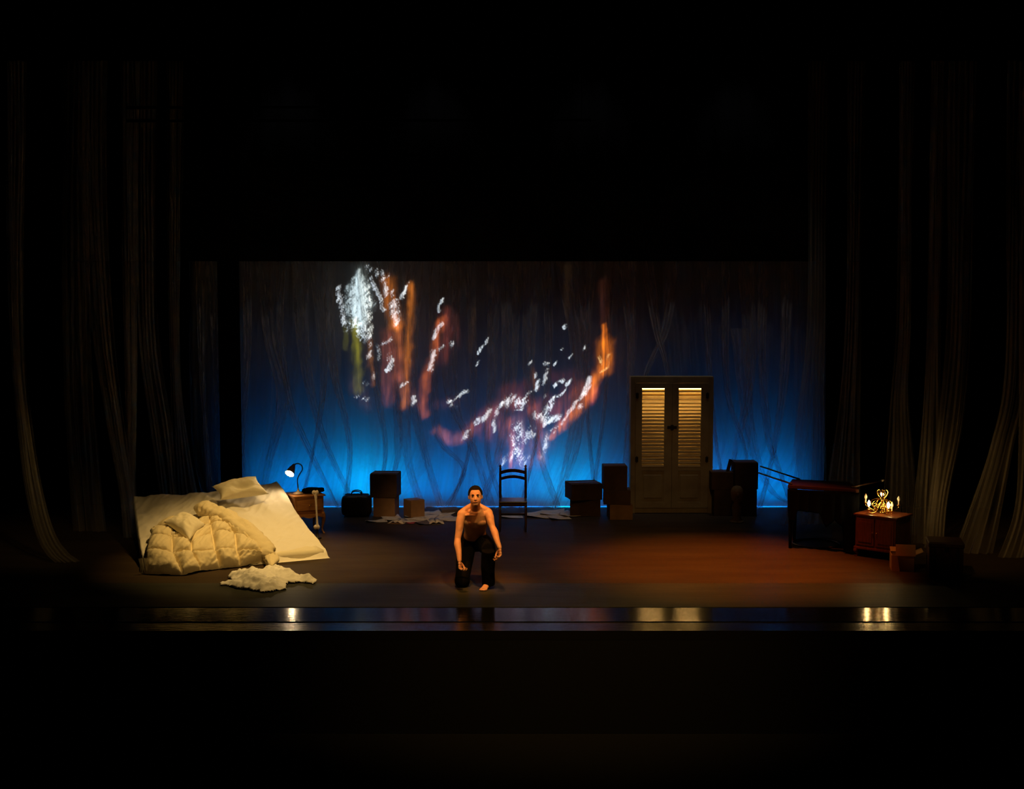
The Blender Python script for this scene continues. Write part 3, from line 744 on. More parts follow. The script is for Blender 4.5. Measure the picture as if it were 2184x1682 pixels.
for sx in (0, 1):
    for sy in (0, 1):
        cx, cy = (.03 + sx * (Wn - .06)), (.03 + sy * (Dn - .06)); ox, oy = (sx * 2 - 1), (sy * 2 - 1)
        pts = [(cx, cy, .33), (cx + ox * .012, cy + oy * .012, .26), (cx + ox * .006, cy + oy * .006, .17), (cx - ox * .008, cy - oy * .008, .08), (cx + ox * .002, cy + oy * .002, .03), (cx + ox * .02, cy + oy * .02, .0)]
        MB().tube(catmull(pts, 5), interp([.028, .030, .022, .015, .013, .017], 26), 10).build('leg', M_oak, ns, smooth=True)
LY = 18.78
base = at(636, 1049, LY); base.z = Hn
lamp = empty('desk_lamp', tuple(base), 0, 'lit black gooseneck desk lamp with pale foot on the nightstand', 'lamp')
def kp(o, root):
    o.parent = root; o.matrix_parent_inverse = (Matrix.Translation(Vector(root.location)) @ Matrix.Rotation(root.rotation_euler.z, 4, 'Z')).inverted(); return o
kp(MB().lathe([(.075, .001), (.078, .012), (.07, .025), (.045, .036), (.022, .05), (.014, .075), (.010, .10), (.0, .10)], base, 28).build('foot', M_lampbase, smooth=True), lamp)
neck = catmull([base + Vector((0, 0, .09)), at(634.5, 1022, LY), at(639, 1011, LY), at(645, 1001, LY), at(643, 992, LY), at(635, 988, LY), at(627, 991, LY)], 8)
kp(MB().tube(neck, .0085, 10).build('gooseneck', M_neck, smooth=True), lamp)
apex = at(627, 991, LY); mouth = at(617.5, 1010.0, LY - .125)
ax = (mouth - apex).normalized(); Lg = (mouth - apex).length
q = ax.to_track_quat('Z', 'Y').to_matrix()
kp(MB().lathe([(.014, -.01), (.024, .0), (.03, .03), (.048, .07), (.068, Lg - .02), (.078, Lg)], apex, 28, q, cap=False).build('shade', M_shade, smooth=True, solid=.003), lamp)
kp(MB().lathe([(.010, .008), (.024, .03), (.042, .07), (.061, Lg - .02), (.072, Lg - .002)], apex, 28, q, cap=False).build('shade_lining', M_shadein, smooth=True), lamp)
kp(MB().ell(apex + ax * (Lg * .72), (.026, .026, .034), q).build('bulb', M_lit2, smooth=True), lamp)
cord = catmull([base + Vector((-.06, .02, .012)), base + Vector((-.10, -.02, .012)), base + Vector((-.15, .03, .012)), base + Vector((-.165, .05, .012))], 8)
kp(MB().tube(cord, .006, 8).build('cord', M_lampbase, smooth=True), lamp)
# bone leaning on the front of the nightstand
bt_, bb_ = at(673, 1049, 18.44), at(677, 1124, 18.36)
d_ = (bb_ - bt_)
m = MB(); pts = [bt_ + d_ * t for t in np.linspace(0, 1, 14)]
m.tube(pts, interp([.026, .022, .016, .015, .0145, .0145, .015, .017, .024], 14), 14)
m.ell(bt_ + Vector((-.022, 0, -.005)), (.034, .032, .034)); m.ell(bt_ + Vector((.024, 0, -.008)), (.024, .024, .04)); m.ell(bb_ + Vector((-.028, 0, 0)), (.032, .032, .036)); m.ell(bb_ + Vector((.012, 0, .0)), (.026, .03, .036))
o = m.build('femur_bone', M_bone); rm = o.modifiers.new('r', 'REMESH'); rm.mode = 'VOXEL'; rm.voxel_size = .006; rm.use_smooth_shade = True
sm = o.modifiers.new('s', 'SMOOTH'); sm.iterations = 4
tag(o, 'pale long thigh bone propped upright against the front of the nightstand', 'bone')
# dark stand under the bone and crumpled dark cloth on the nightstand
o = MB().lathe([(.06, .002), (.06, .02), (.018, .03), (.014, bb_.z - .03), (.022, bb_.z - .01), (0, bb_.z - .01)], (bb_.x, bb_.y, 0), 20).build('bone_stand', M_iron, smooth=True)
tag(o, 'short black stand holding the foot of the thigh bone', 'stand')
ctr = at(668, 1047, 18.95); ctr.z = Hn + .035
m = MB(); vs = []
mm = MB().ell((0, 0, 0), (.17, .11, .05), nu=30, nv=16)
for v in mm.v:
    p = Vector(v); p *= 1 + .35 * fb(p.x * 14, p.y * 14, p.z * 20); p = Matrix.Rotation(ang, 3, 'Z') @ p; q_ = p + ctr; q_.z = max(q_.z, Hn + .003); vs.append(q_)
o = MB().add(vs, mm.f).build('crumpled_scarf', M_cloth, smooth=True); tag(o, 'dark crumpled scarf heaped at the back of the nightstand', 'scarf')

# ------------------------------------------------------------------ cartons
def carton(px0, px1, z0, h, Y, dep, rz=0.0, label='', m=None, group=None, dark=False, off=0.0):
    w_ = (px1 - px0) / F * Y
    if rz: 
        c_, s_ = abs(cos(rz)), abs(sin(rz)); w_ = (w_ - dep * s_) / c_
    xc = onz((px0 + px1) / 2, Y)
    root = empty('cardboard_box', (xc, Y + dep / 2 + off, z0), rz, label, 'box', group)
    mt = m or (M_card2 if dark else M_card)
    MB().box((0, 0, h / 2 - .003), (w_, dep, h - .006)).build('body', mt, root, bevel=.004)
    for sg in (-1, 1):
        MB().box((0, sg * (dep / 4 + .0005), h - .003), (w_ - .004, dep / 2 - .004, .005)).build('flap', mt, root)
    MB().box((0, 0, h + .0006), (w_ * .98, .05, .0012)).build('tape', M_tape, root)
    return root
carton(793, 845, 0, .33, 20.25, .36, R(-6), 'lower cardboard box of the tall stack left of the small box', dark=False)
carton(786, 849, .33, .39, 20.22, .42, R(-5), 'tall dark cardboard box on top of the stack left of the small box', dark=True)
carton(856, 903, 0, .29, 20.15, .27, R(33), 'small cardboard box standing alone by the scattered papers', off=.02)
carton(1217, 1286, 0, .28, 20.3, .42, R(-4), 'lower box of the pair left of the shuttered cabinet', dark=True)
carton(1208, 1287, .28, .27, 20.25, .46, R(12), 'wide dark box set crookedly on top of the lower left pair', dark=True)
carton(1300, 1352, 0, .25, 19.98, .40, R(3), 'bottom box of the three-high stack against the shuttered cabinet')
carton(1289, 1350, .25, .23, 19.98, .40, R(-3), 'middle box of the three-high stack against the shuttered cabinet', dark=True)
carton(1288, 1340, .48, .40, 20.0, .36, R(2), 'top box of the three-high stack against the shuttered cabinet', dark=True)
carton(1527, 1569, 0, .44, 20.35, .34, 0, 'lower dark box right beside the shuttered cabinet', dark=True)
carton(1521, 1568, .44, .29, 20.35, .36, 0, 'upper dark box right beside the shuttered cabinet', dark=True)
carton(1573, 1619, 0, .46, 20.3, .36, 0, 'lower tall dark box behind the plaster bust', dark=True)
carton(1571, 1621, .46, .44, 20.3, .38, 0, 'tall dark box topping the stack behind the plaster bust', dark=True)
# planks standing in the boxes
tag(MB().box((at(1557, 1000, 20.5) + at(1549, 1010, 20.5)) / 2 + Vector((0, 0, .04)), (.055, .03, .34), Euler((0, R(14), 0)).to_matrix()).build('wooden_plank', M_darkwood, bevel=.003), 'upright dark plank sticking out of the box right of the cabinet', 'plank')
tag(MB().box(at(1565, 1003, 20.5), (.035, .03, .26), Euler((0, R(48), 0)).to_matrix()).build('wooden_plank', M_darkwood, bevel=.003), 'short slanting plank resting between the two right-hand box stacks', 'plank')
# small open box and trunk at the right
ob = empty('open_box', tuple(ground(1930, 1218) + Vector((0, .14, 0))), R(-12), 'small open cardboard box with raised flap in front of the dresser', 'box')
m = MB(); a_, h_, t_ = .28, .21, .006
for sx in (-1, 1): m.box((sx * a_ / 2, 0, h_ / 2), (t_, a_, h_))
for sy in (-1, 1): m.box((0, sy * a_ / 2, h_ / 2), (a_, t_, h_))
m.box((0, 0, .004), (a_, a_, t_)); m.build('body', M_card3, ob)
MB().box((.03, -a_ / 2 - .02, h_ + .075), (a_ - .03, t_, .15), Euler((R(-12), 0, 0)).to_matrix()).build('flap', M_card3, ob)
MB().box((a_ / 2 + .06, 0, h_ + .03), (.13, a_ - .01, t_), Euler((0, R(-25), 0)).to_matrix()).build('flap', M_card3, ob)
MB().box((0, a_ / 2 + .05, h_ + .02), (a_ - .01, .12, t_), Euler((R(20), 0, 0)).to_matrix()).build('flap', M_card3, ob)
tk = empty('trunk', tuple(ground(2028, 1236) + Vector((0, .25, 0))), R(-14), 'dark wooden trunk standing at the far right by the bright gauze drape', 'trunk')
MB().box((0, 0, .2), (.42, .44, .40)).build('body', M_darkwood, tk, bevel=.008)
MB().box((0, 0, .435), (.44, .46, .07)).build('lid', M_darkwood, tk, bevel=.015)
MB().box((0, -.225, .39), (.05, .012, .07)).build('latch', M_iron, tk, bevel=.003)
for sx in (-1, 1): MB().box((sx * .14, 0, .2), (.03, .45, .405)).build('strap', M_leather, tk, bevel=.002)
# black travel bag
bg = empty('travel_bag', tuple(ground(758, 1104) + Vector((0, .18, 0))), R(4), 'black soft travel bag standing left of the tall box stack', 'bag')
mm = MB().ell((0, 0, .19), (.255, .16, .19), nu=36, nv=20); vs = []
for v in mm.v:
    x, y, z = v; dx, dy, dz = x / .255, y / .16, (z - .19) / .19
    f = 1 / max(1e-3, (abs(dx) ** 5 + abs(dy) ** 5 + abs(dz) ** 5) ** .2) if (abs(dx) + abs(dy) + abs(dz)) > .01 else 1
    p = Vector((dx * f * .25, dy * f * .155, .185 + dz * f * .18)); p += Vector((0, 0, .02 * fb(p.x * 9, p.y * 9, p.z * 9))) * (1 if p.z > .1 else 0); vs.append(p)
MB().add(vs, mm.f).build('body', M_leather, bg, smooth=True)
MB().box((0, 0, .37), (.40, .02, .012)).build('zip', M_iron, bg)
for sy in (-1, 1):
    MB().tube(catmull([(-.09, sy * .06, .355), (-.07, sy * .07, .405), (0, sy * .07, .425), (.07, sy * .07, .405), (.09, sy * .06, .355)], 6), .009, 8).build('handle', M_leather, bg, smooth=True)

# ------------------------------------------------------------------ papers and books on the floor
def sheet(name, px, py, w_, d_, rz, label, curl=0.02, m=None, group=None, seed=0, cat='paper'):
    c = ground(px, py); rows = []
    for i in range(9):
        t = i / 8 - .5; row = []
        for j in range(9):
            s = j / 8 - .5
            z = .004 + .0015 * (seed % 7) + curl * (max(0, abs(s * .8 + t * .6) - .22) ** 1.5) * 2.2 + .003 * fb(s * 3, t * 3, seed)
            p = Matrix.Rotation(rz, 3, 'Z') @ Vector((s * w_, t * d_, 0)); row.append(Vector((c.x + p.x, c.y + p.y, max(.003, z))))
        rows.append(row)
    o = MB().grid(rows).build(name, m or M_paper, smooth=True, solid=.0012)
    return tag(o, label, cat, group)
def book(px, py, w_, d_, rz, label, cover):
    c = ground(px, py); r = empty('open_book', tuple(c), rz, label, 'book')
    MB().box((0, 0, .003), (w_ + .01, d_ + .01, .004)).build('cover', cover, r)
    for sg in (-1, 1):
        rows = [[Vector((sg * w_ / 2 * s, (t - .5) * d_, .008 + .03 * math.exp(-((s - .3) / .3) ** 2))) for s in np.linspace(0.02, 1, 12)] for t in (0, 1)]
        MB().grid(rows).build('pages', M_paper, r, smooth=True, solid=.004)
book(928, 1113, .26, .42, R(8), 'open pale book nearest the audience among the papers left of the man', M_ink)
book(850, 1113, .26, .34, R(-12), 'open pale book in front of the small cardboard box', M_card)
sheet('paper_sheet', 803, 1112, .34, .20, R(12), 'thin curled sheet at the left end of the papers, below the tall stack', .05, seed=1)
sheet('paper_sheet', 880, 1110, .42, .42, R(5), 'pale sheet lying between the two open books', .02, seed=2)
sheet('paper_sheet', 903, 1116, .20, .30, R(20), 'dark printed sheet in front of the papers', .03, M_ink, seed=3)
sheet('paper_sheet', 876, 1116, .13, .14, R(-10), 'small red card lying at the front edge of the papers', .01, M_red, seed=4)
gl = 'loose brownish sheet of paper in the overlapping spread left of the man'
for i, (a, b, w_, d_, rz) in enumerate([(835, 1105, .3, .5, 15), (905, 1105, .36, .55, -12), (925, 1098, .45, .7, 8), (948, 1103, .3, .55, 22), (960, 1107, .3, .4, -8), (890, 1098, .4, .5, 3), (945, 1094, .4, .5, -20)]):
    sheet('paper_sheet', a, b, w_, d_, R(rz), gl, .02, group='papers spread left of the man', seed=5 + i)
gl = 'loose brownish sheet of paper on the floor right of the chair'
for i, (a, b, w_, d_, rz) in enumerate([(1092, 1102, .35, .3, 5), (1140, 1098, .36, .45, 15), (1165, 1100, .4, .5, -14), (1192, 1104, .34, .42, 10), (1178, 1094, .4, .5, -4), (1208, 1098, .3, .5, 24)]):
    sheet('paper_sheet', a, b, w_, d_, R(rz), gl, .04, group='papers right of the chair', seed=15 + i)
b2 = MB().box(ground(958, 1091) + Vector((0, 0, .03)), (.3, .3, .06), Euler((0, 0, .2)).to_matrix()).build('closed_book', M_ink, bevel=.006)
tag(b2, 'black closed folder lying behind the papers left of the man', 'folder')

# ------------------------------------------------------------------ chair
ch = empty('ladderback_chair', (onz(1094, 19.1), 18.9, 0), R(0), 'dark wooden ladder-back chair standing behind the man', 'chair')
cw, cd = .43, .40
for sx in (-1, 1):
    x = sx * (cw / 2 - .015)
    MB().tube(catmull([(x, cd - .02, 0), (x, cd, .2), (x, cd, .45), (x, cd + .012, .7), (x, cd + .03, .94)], 6), interp([.016, .02, .021, .02, .018], 25), 12).build('back_post', M_darkwood, ch, smooth=True)
    MB().lathe([(.018, 0), (.012, .008), (.012, .014), (.02, .026), (.017, .04), (.006, .052), (0, .054)], (x, cd + .03, .938), 16).build('finial', M_darkwood, ch, smooth=True)
    MB().tube([(x, .02, 0), (x, .02, .1), (x, .02, .3), (x, .02, .43)], [.013, .017, .02, .02], 12).build('leg', M_darkwood, ch, smooth=True)
    for z in (.13, .28): MB().tube([(x, .02, z), (x, cd, z)], .01, 8).build('stretcher', M_darkwood, ch, smooth=True)
m = MB().box((0, .19, .462), (cw + .01, cd + .02, .028)); m.build('seat', M_darkwood, ch, bevel=.01)
MB().box((0, .0, .425), (cw - .04, .02, .05)).build('seat_apron', M_darkwood, ch, bevel=.003)
MB().tube([(-cw / 2 + .02, .02, .28), (cw / 2 - .02, .02, .28)], .013, 10).build('stretcher', M_darkwood, ch, smooth=True)
MB().tube([(-cw / 2 + .02, cd, .2), (cw / 2 - .02, cd, .2)], .011, 10).build('stretcher', M_darkwood, ch, smooth=True)
for z, hh, rise in ((.845, .05, .03), (.75, .045, .03)):
    n = 15; rows = []
    for k in range(2):
        rows.append([Vector(((i / (n - 1) - .5) * (cw - .04), cd + .018 + .0 + .025 * sin(pi * i / (n - 1)), z + k * hh + rise * sin(pi * i / (n - 1)))) for i in range(n)])
    MB().grid(rows).build('slat', M_darkwood, ch, smooth=False, solid=.014)

# ------------------------------------------------------------------ louvred cabinet
CY = 20.62
cl_, cr_ = at(1345, 900, CY).x, at(1521, 900, CY).x; ctp = at(1400, 803, CY).z
cb = empty('louvred_cabinet', ((cl_ + cr_) / 2, CY, 0), 0, 'tall cream cabinet with two louvred doors glowing from inside', 'cabinet')
CW = cr_ - cl_; CD = .27; hw = CW / 2
def zc(py): return at(1432, py, CY).z
def xc(px): return at(px, 900, CY).x - (cl_ + cr_) / 2
m = MB()
for sx in (-1, 1): m.box((sx * (hw - .0125), CD / 2 + .02, ctp / 2 + .01), (.025, CD - .04, ctp - .02))
m.box((0, CD / 2 + .02, ctp - .0125), (CW - .05, CD - .04, .025)).box((0, CD - .01, ctp / 2 + .01), (CW - .05, .015, ctp - .04)).box((0, CD / 2 + .02, .06), (CW - .05, CD - .04, .03))
m.build('carcass', M_cream, cb)
m = MB(); m.box((-hw + .04, .005, ctp / 2), (.08, .03, ctp)).box((hw - .04, .005, ctp / 2), (.08, .03, ctp)).box((0, .005, ctp - .05), (CW - .16, .03, .10)).box((0, .005, .05), (CW - .16, .03, .08))
m.build('face_frame', M_cream, cb, bevel=.004)
lx = {-1: (xc(1369), xc(1416.5)), 1: (xc(1447), xc(1494.5))}
lt, lb = zc(828), zc(993)
dtop, dbot = ctp - .105, .095
for sg in (-1, 1):
    a, b = lx[sg]
    o0, o1 = (-hw + .082, -.002) if sg < 0 else (.002, hw - .082)
    m = MB()
    m.box(((o0 + a) / 2, -.012, (dtop + dbot) / 2), (a - o0, .03, dtop - dbot)); m.box(((b + o1) / 2, -.012, (dtop + dbot) / 2), (o1 - b, .03, dtop - dbot))
    m.box(((a + b) / 2, -.012, (dtop + lt) / 2), (b - a, .03, dtop - lt)); m.box(((a + b) / 2, -.012, lb - .04), (b - a, .03, .08)); m.box(((a + b) / 2, -.012, dbot + .05), (b - a, .03, .10))
    dr = m.build('door', M_cream, cb, bevel=.002)
    MB().box(((a + b) / 2, -.006, (lb - .08 + dbot + .10) / 2), (b - a, .016, lb - .08 - dbot - .10)).build('panel', M_cream, dr)
    m = MB().box(((a + b) / 2, -.022, (lb - .10 + dbot + .12) / 2), (b - a - .07, .016, lb - .10 - dbot - .22)); m.build('raised_panel', M_cream, dr, bevel=.006)
    ns_ = 22; m = MB(); pitch = (lt - lb) / ns_
    for i in range(ns_):
        z = lb + pitch * (i + .26) - .004
        m.box(((a + b) / 2, -.004, z), (b - a - .002, .058, .006), Euler((R(33), 0, 0)).to_matrix())
    m.build('louvre_slats', M_slat, dr)
    hx = o0 + .022 if sg < 0 else o1 - .022
    for pyh in (843, 979):
        MB().box((hx, -.030, zc(pyh)), (.05, .006, .085)).box((hx, -.034, zc(pyh)), (.016, .008, .11)).build('hinge', M_iron, dr, bevel=.002)
kn = MB().box((0, -.031, zc(911)), (.16, .006, .05)).box((0, -.04, zc(911)), (.05, .02, .09)); kn.build('latch', M_iron, cb, bevel=.005)
MB().box((0, .012, (dtop + dbot) / 2), (.05, .012, dtop - dbot)).build('centre_light_block', M_cream, cb)  # added behind the door seam to stop tube light leaking through
MB().box((0, .028, dtop + .005), (CW - .06, .012, .06)).build('top_light_block', M_cream, cb)  # added strip, closes the gap above the doors against leaking tube light
for sx in (-1, 1): MB().box((sx * (hw - .07), .028, (dtop + dbot) / 2), (.06, .012, dtop - dbot)).build('side_light_block', M_cream, cb)  # added strips, block tube light at the outer door edges
MB().tube([(-hw + .1, .185, lt - .010), (hw - .1, .185, lt - .010)], .012, 10).build('tube_light', M_tube, cb, smooth=True)

# ------------------------------------------------------------------ plaster bust by the right boxes
BY = 19.75
bp = ground(1574, 1116)
m = MB().lathe([(.115, 0), (.115, .02), (.085, .05), (.065, .08), (.07, .14), (.08, .24), (.072, .28), (.05, .31), (.05, .33), (.082, .36), (.098, .43), (.1, .49), (.085, .55), (.055, .585), (0, .6)], (bp.x, bp.y + .12, 0), 30)
m.ell((bp.x - .0, bp.y + .12 - .098, .455), (.018, .02, .035)); m.ell((bp.x, bp.y + .12 - .085, .40), (.03, .02, .02))
o = m.build('plaster_bust', M_plaster, smooth=True)
tag(o, 'small pale plaster head on a pedestal standing before the right-hand boxes', 'bust')

# ------------------------------------------------------------------ draped table with poles
tb = empty('trestle_table', tuple((ground(1816, 1187) + Vector((-.4, .35, 0)))), 0, 'reddish wooden table under a hanging black cloth, left of the dresser', 'table')
tl0 = Vector(tb.location)
zt = .92
FLt = ground(1680, 1034, zt); FRt = ground(1832, 1043, zt); BRt = ground(1812, 1027, zt); BLt = ground(1690, 1021, zt)
m = MB(); q4 = [FLt, FRt, BRt, BLt]
m.add([p + Vector((0, 0, -.05)) for p in q4] + [p for p in q4], [(3, 2, 1, 0), (4, 5, 6, 7), (0, 1, 5, 4), (1, 2, 6, 5), (2, 3, 7, 6), (3, 0, 4, 7)])
kp(m.build('table_top', M_darktop, bevel=.006), tb)
cen = (FLt + FRt + BRt + BLt) / 4
for p in q4:
    a = p.lerp(cen, .1)
    kp(MB().tube([(a.x, a.y, 0), (a.x, a.y, .3), (a.x, a.y, zt - .05)], [.022, .028, .034], 10).build('leg', M_black, smooth=True), tb)
# black cloth: hangs over the front edge, short at the left, to the floor at the right
rows = []; n = 70
for i in range(14):
    t = i / 13; row = []
    for j in range(n + 1):
        s = j / n
        p = FLt.lerp(FRt, s) + (FRt - FLt).normalized().cross(Vector((0, 0, 1))) * .02
        drop = np.interp(s, [0, .02, .10, .13, .45, .55, .66, .78, .80, 1], [.3, .47, .47, .30, .32, .52, .40, .50, .9, .9])
        z = zt - .051 - float(drop) * t + .0
        p.y += -.012 + .025 * t * sin(s * 40 + fb(s * 4, 2) * 3) - .03 * t; p.z = max(z, .015)
        row.append(p)
    rows.append(row)
o = MB().grid(rows).build('table_cloth', M_cloth, smooth=True, solid=.006); tag(o, 'black cloth hanging unevenly from the front of the reddish table', 'cloth')
rows = []
for i in range(10):
    t = i / 9; row = []
    for j in range(24):
        s = j / 23; p = FRt.lerp(BRt, s); p.x += .012 + .015 * t * sin(s * 22); p.z = max(.015, zt - .051 - .86 * t); row.append(p)
    rows.append(row)
kp(MB().grid(rows).build('side_curtain', M_cloth, smooth=True, solid=.006), tb)
def pole(a, b, r, lab, m=M_darkwood, tip=None):
    e = empty('wooden_pole', tuple(a), 0, lab, 'pole')
    kp(MB().tube([a, b], r, 10).build('shaft', m, smooth=True), e)
    if tip: kp(MB().tube([b, b + (b - a).normalized() * .07], [r * 1.3, r * 1.1], 10).build('tip', M_bone, smooth=True), e)
pole(BLt.lerp(cen, .25) + Vector((0, 0, .013)), at(1622, 994, 19.3), .012, 'upper of two thin poles sticking out left of the table')
pole(FLt.lerp(cen, .12) + Vector((0, 0, .013)), at(1618, 1008, 18.9), .012, 'lower of two thin poles sticking out left of the table')
pole(FRt.lerp(cen, .2) + Vector((0, 0, .013)), at(1880, 1025, 17.9), .012, 'thin pole rising right from the table towards the chandelier', tip=True)
hoop = MB(); cx_ = ground(1740, 1160); N = 48
ring = [cx_ + Vector((.34 * cos(2 * pi * k / N), .34 * sin(2 * pi * k / N) , .014)) for k in range(N + 1)]
hoop.tube(ring, .012, 8); tag(hoop.build('iron_hoop', M_darkwood, smooth=True), 'thin dark hoop lying flat on the floor in front of the table', 'hoop')
o = drape('floor_cloth', M_side, [(1672, 1790, 1088), (1668, 1794, 1104), (1664, 1796, 1124), (1666, 1794, 1131)], 19.5, pleats=8, amp=.06, seed=77, rows=14)
tag(o, 'pale sheer cloth bunched on the floor behind the table', 'cloth')

# ------------------------------------------------------------------ dresser and chandelier
FLd = Vector((4.775, 17.08, 0)); da = -R(41.6)
ds = empty('dresser', tuple(FLd), da, 'glossy reddish mahogany dresser carrying the brass chandelier', 'dresser')
Wd, Dd, Hd = .62, .50, .604
MB().box((Wd / 2, Dd / 2, .35), (Wd - .03, Dd - .03, .46)).build('carcass', M_mahog, ds, bevel=.006)
MB().box((Wd / 2, Dd / 2, Hd - .014), (Wd + .02, Dd + .02, .028)).build('top', M_mahog, ds, bevel=.009)
MB().box((Wd / 2, Dd / 2, .125), (Wd + .005, Dd + .005, .04)).build('plinth_moulding', M_mahog, ds, bevel=.01)
for sx in (0, 1):
    dd = MB().box((Wd * (.27 + .46 * sx), .008, .36), (Wd * .42, .018, .38)).build('door', M_mahog, ds, bevel=.005)
    MB().box((Wd * (.27 + .46 * sx), -.004, .36), (Wd * .32, .01, .29)).build('panel', M_mahog, dd, bevel=.004)
    MB().ell((Wd * (.45 + .10 * sx), -.012, .36), (.011, .012, .011)).build('knob', M_brass, dd, smooth=True)
for sx in (0, 1):
    for sy in (0, 1):
        cx, cy = .035 + sx * (Wd - .07), .035 + sy * (Dd - .07); ox, oy = sx * 2 - 1, sy * 2 - 1
        MB().tube(catmull([(cx, cy, .12), (cx + ox * .014, cy + oy * .014, .08), (cx - ox * .004, cy - oy * .004, .035), (cx + ox * .012, cy + oy * .012, 0)], 5), interp([.034, .032, .018, .024], 16), 10).build('foot', M_mahog, ds, smooth=True)
cc = ground(1884, 1095, Hd); cc.z = Hd
cc += Vector((0, .06, 0))
cn = empty('chandelier', tuple(cc), 0, 'brass chandelier with curled arms and lit candle bulbs on the dresser', 'chandelier')
MB().lathe([(.0, .002), (.05, .004), (.055, .012), (.03, .025), (.012, .04), (.03, .07), (.036, .09), (.015, .115), (.01, .15), (.022, .17), (.028, .19), (.012, .215), (.009, .27), (.02, .285), (.014, .31), (.006, .33), (.0, .34)], (0, 0, 0), 24).build('column', M_brass, cn, smooth=True)
arms = [  # direction angle, reach, height of the cup, lit
    (R(200), .22, .055, True), (R(-78), .17, .045, True), (R(5), .235, .10, False), (R(75), .14, .16, True), (R(150), .23, .12, False), (R(-20), .13, .03, False)]
for i, (an, rch, hc, lit) in enumerate(arms):
    dx, dy = cos(an), sin(an)
    def P(r, z): return (dx * r, dy * r, z)
    pts = catmull([P(.012, .17), P(rch * .25, .10), P(rch * .45, .03), P(rch * .75, max(.012, hc - .06)), P(rch * .98, hc - .03), P(rch, hc)], 6)
    arm = MB().tube(pts, .0055, 8)
    arm.tube(catmull([P(rch * .45, .04), P(rch * .55, .10), P(rch * .42, .13), P(rch * .32, .10), P(rch * .4, .08)], 6), .0045, 8)
    arm.tube(catmull([P(.012, .20), P(.06, .25), P(.075, .30), P(.045, .33), P(.035, .29), P(.05, .27)], 6), .0045, 8)
    am = arm.build('arm', M_brass, cn, smooth=True)
    MB().lathe([(.006, hc - .01), (.024, hc), (.03, hc + .01), (.026, hc + .014), (.008, hc + .012)], (dx * rch, dy * rch, 0), 20).build('drip_cup', M_brass, am, smooth=True)
    MB().lathe([(.0095, hc + .01), (.0095, hc + .055), (0, hc + .056)], (dx * rch, dy * rch, 0), 14).build('candle_sleeve', M_candle, am, smooth=True)
    MB().lathe([(.008, hc + .055), (.018, hc + .072), (.021, hc + .088), (.016, hc + .108), (.007, hc + .128), (0, hc + .138)], (dx * rch, dy * rch, 0), 18).build('bulb', M_lit if lit else M_glass, am, smooth=True)
for k in range(14):     # dangling drops and small scrolls
    an = 2 * pi * k / 14; r = .07 + .05 * (k % 3)
    MB().tube(catmull([(cos(an) * r * .4, sin(an) * r * .4, .20), (cos(an) * r, sin(an) * r, .16), (cos(an) * r * 1.05, sin(an) * r * 1.05, .11), (cos(an) * r * .8, sin(an) * r * .8, .08)], 4), .003, 6).ell((cos(an) * r * .8, sin(an) * r * .8, .07), (.008, .008, .014), nu=8, nv=6).build('scroll', M_brass, cn, smooth=True)

# ------------------------------------------------------------------ the man
def limb(m, pts, rads, n=16, per=6):
    c = catmull(pts, per); m.tube(c, interp(rads, len(c)), n)
def hand(m, wrist, dirv, palmn, thumbside, curls, L=.19, spread=1.0):
    d = dirv.normalized(); pn = (palmn - d * palmn.dot(d)).normalized(); sd = d.cross(pn).normalized() * thumbside
    B = Matrix((sd, pn, d)).transposed()
    m.tube([wrist - d * .02, wrist + d * .02, wrist + d * .05, wrist + d * .085], [(.020, .026), (.016, .032), (.015, .039), (.012, .040)], 14, ref=tuple(sd)) if False else None
    for t, (ra, rb) in ((.0, (.027, .021)), (.03, (.033, .019)), (.06, (.040, .016)), (.082, (.041, .014))):
        m.ell(wrist + d * t, (ra, rb, .026), B, 14, 8)
    for k in range(4):
        off = (.029 - .0195 * k); ln = (.043, .048, .045, .035)[k]
        p = wrist + d * (.092 - .004 * abs(k - 1)) + sd * off
        a = 0.0; pts = [p - d * .02, p]; dd = d + sd * (.10 * (1.2 - k) * spread); dd.normalize()
        for j in range(3):
            a += curls[k] * (1.0, 1.15, .8)[j]
            v = dd * cos(a) + pn * sin(a); p = p + v * ln * (1.0, .68, .52)[j]; pts.append(p)
        m.tube(catmull(pts, 3), interp([.0105, .0105, .0098, .009, .0075], 13), 8)
        m.ell(pts[-1], (.0075, .0075, .0075), nu=8, nv=6)
    p0 = wrist + d * .025 + sd * .022; p1 = p0 + d * .028 + sd * .030 + pn * .012; p2 = p1 + d * .034 + sd * .004 + pn * .018; p3 = p2 + d * .022 - sd * .012 + pn * .010
    m.tube(catmull([p0, p1, p2, p3], 4), interp([.017, .014, .0115, .009], 13), 10)
    m.ell(p3, (.009, .009, .009), nu=8, nv=6)

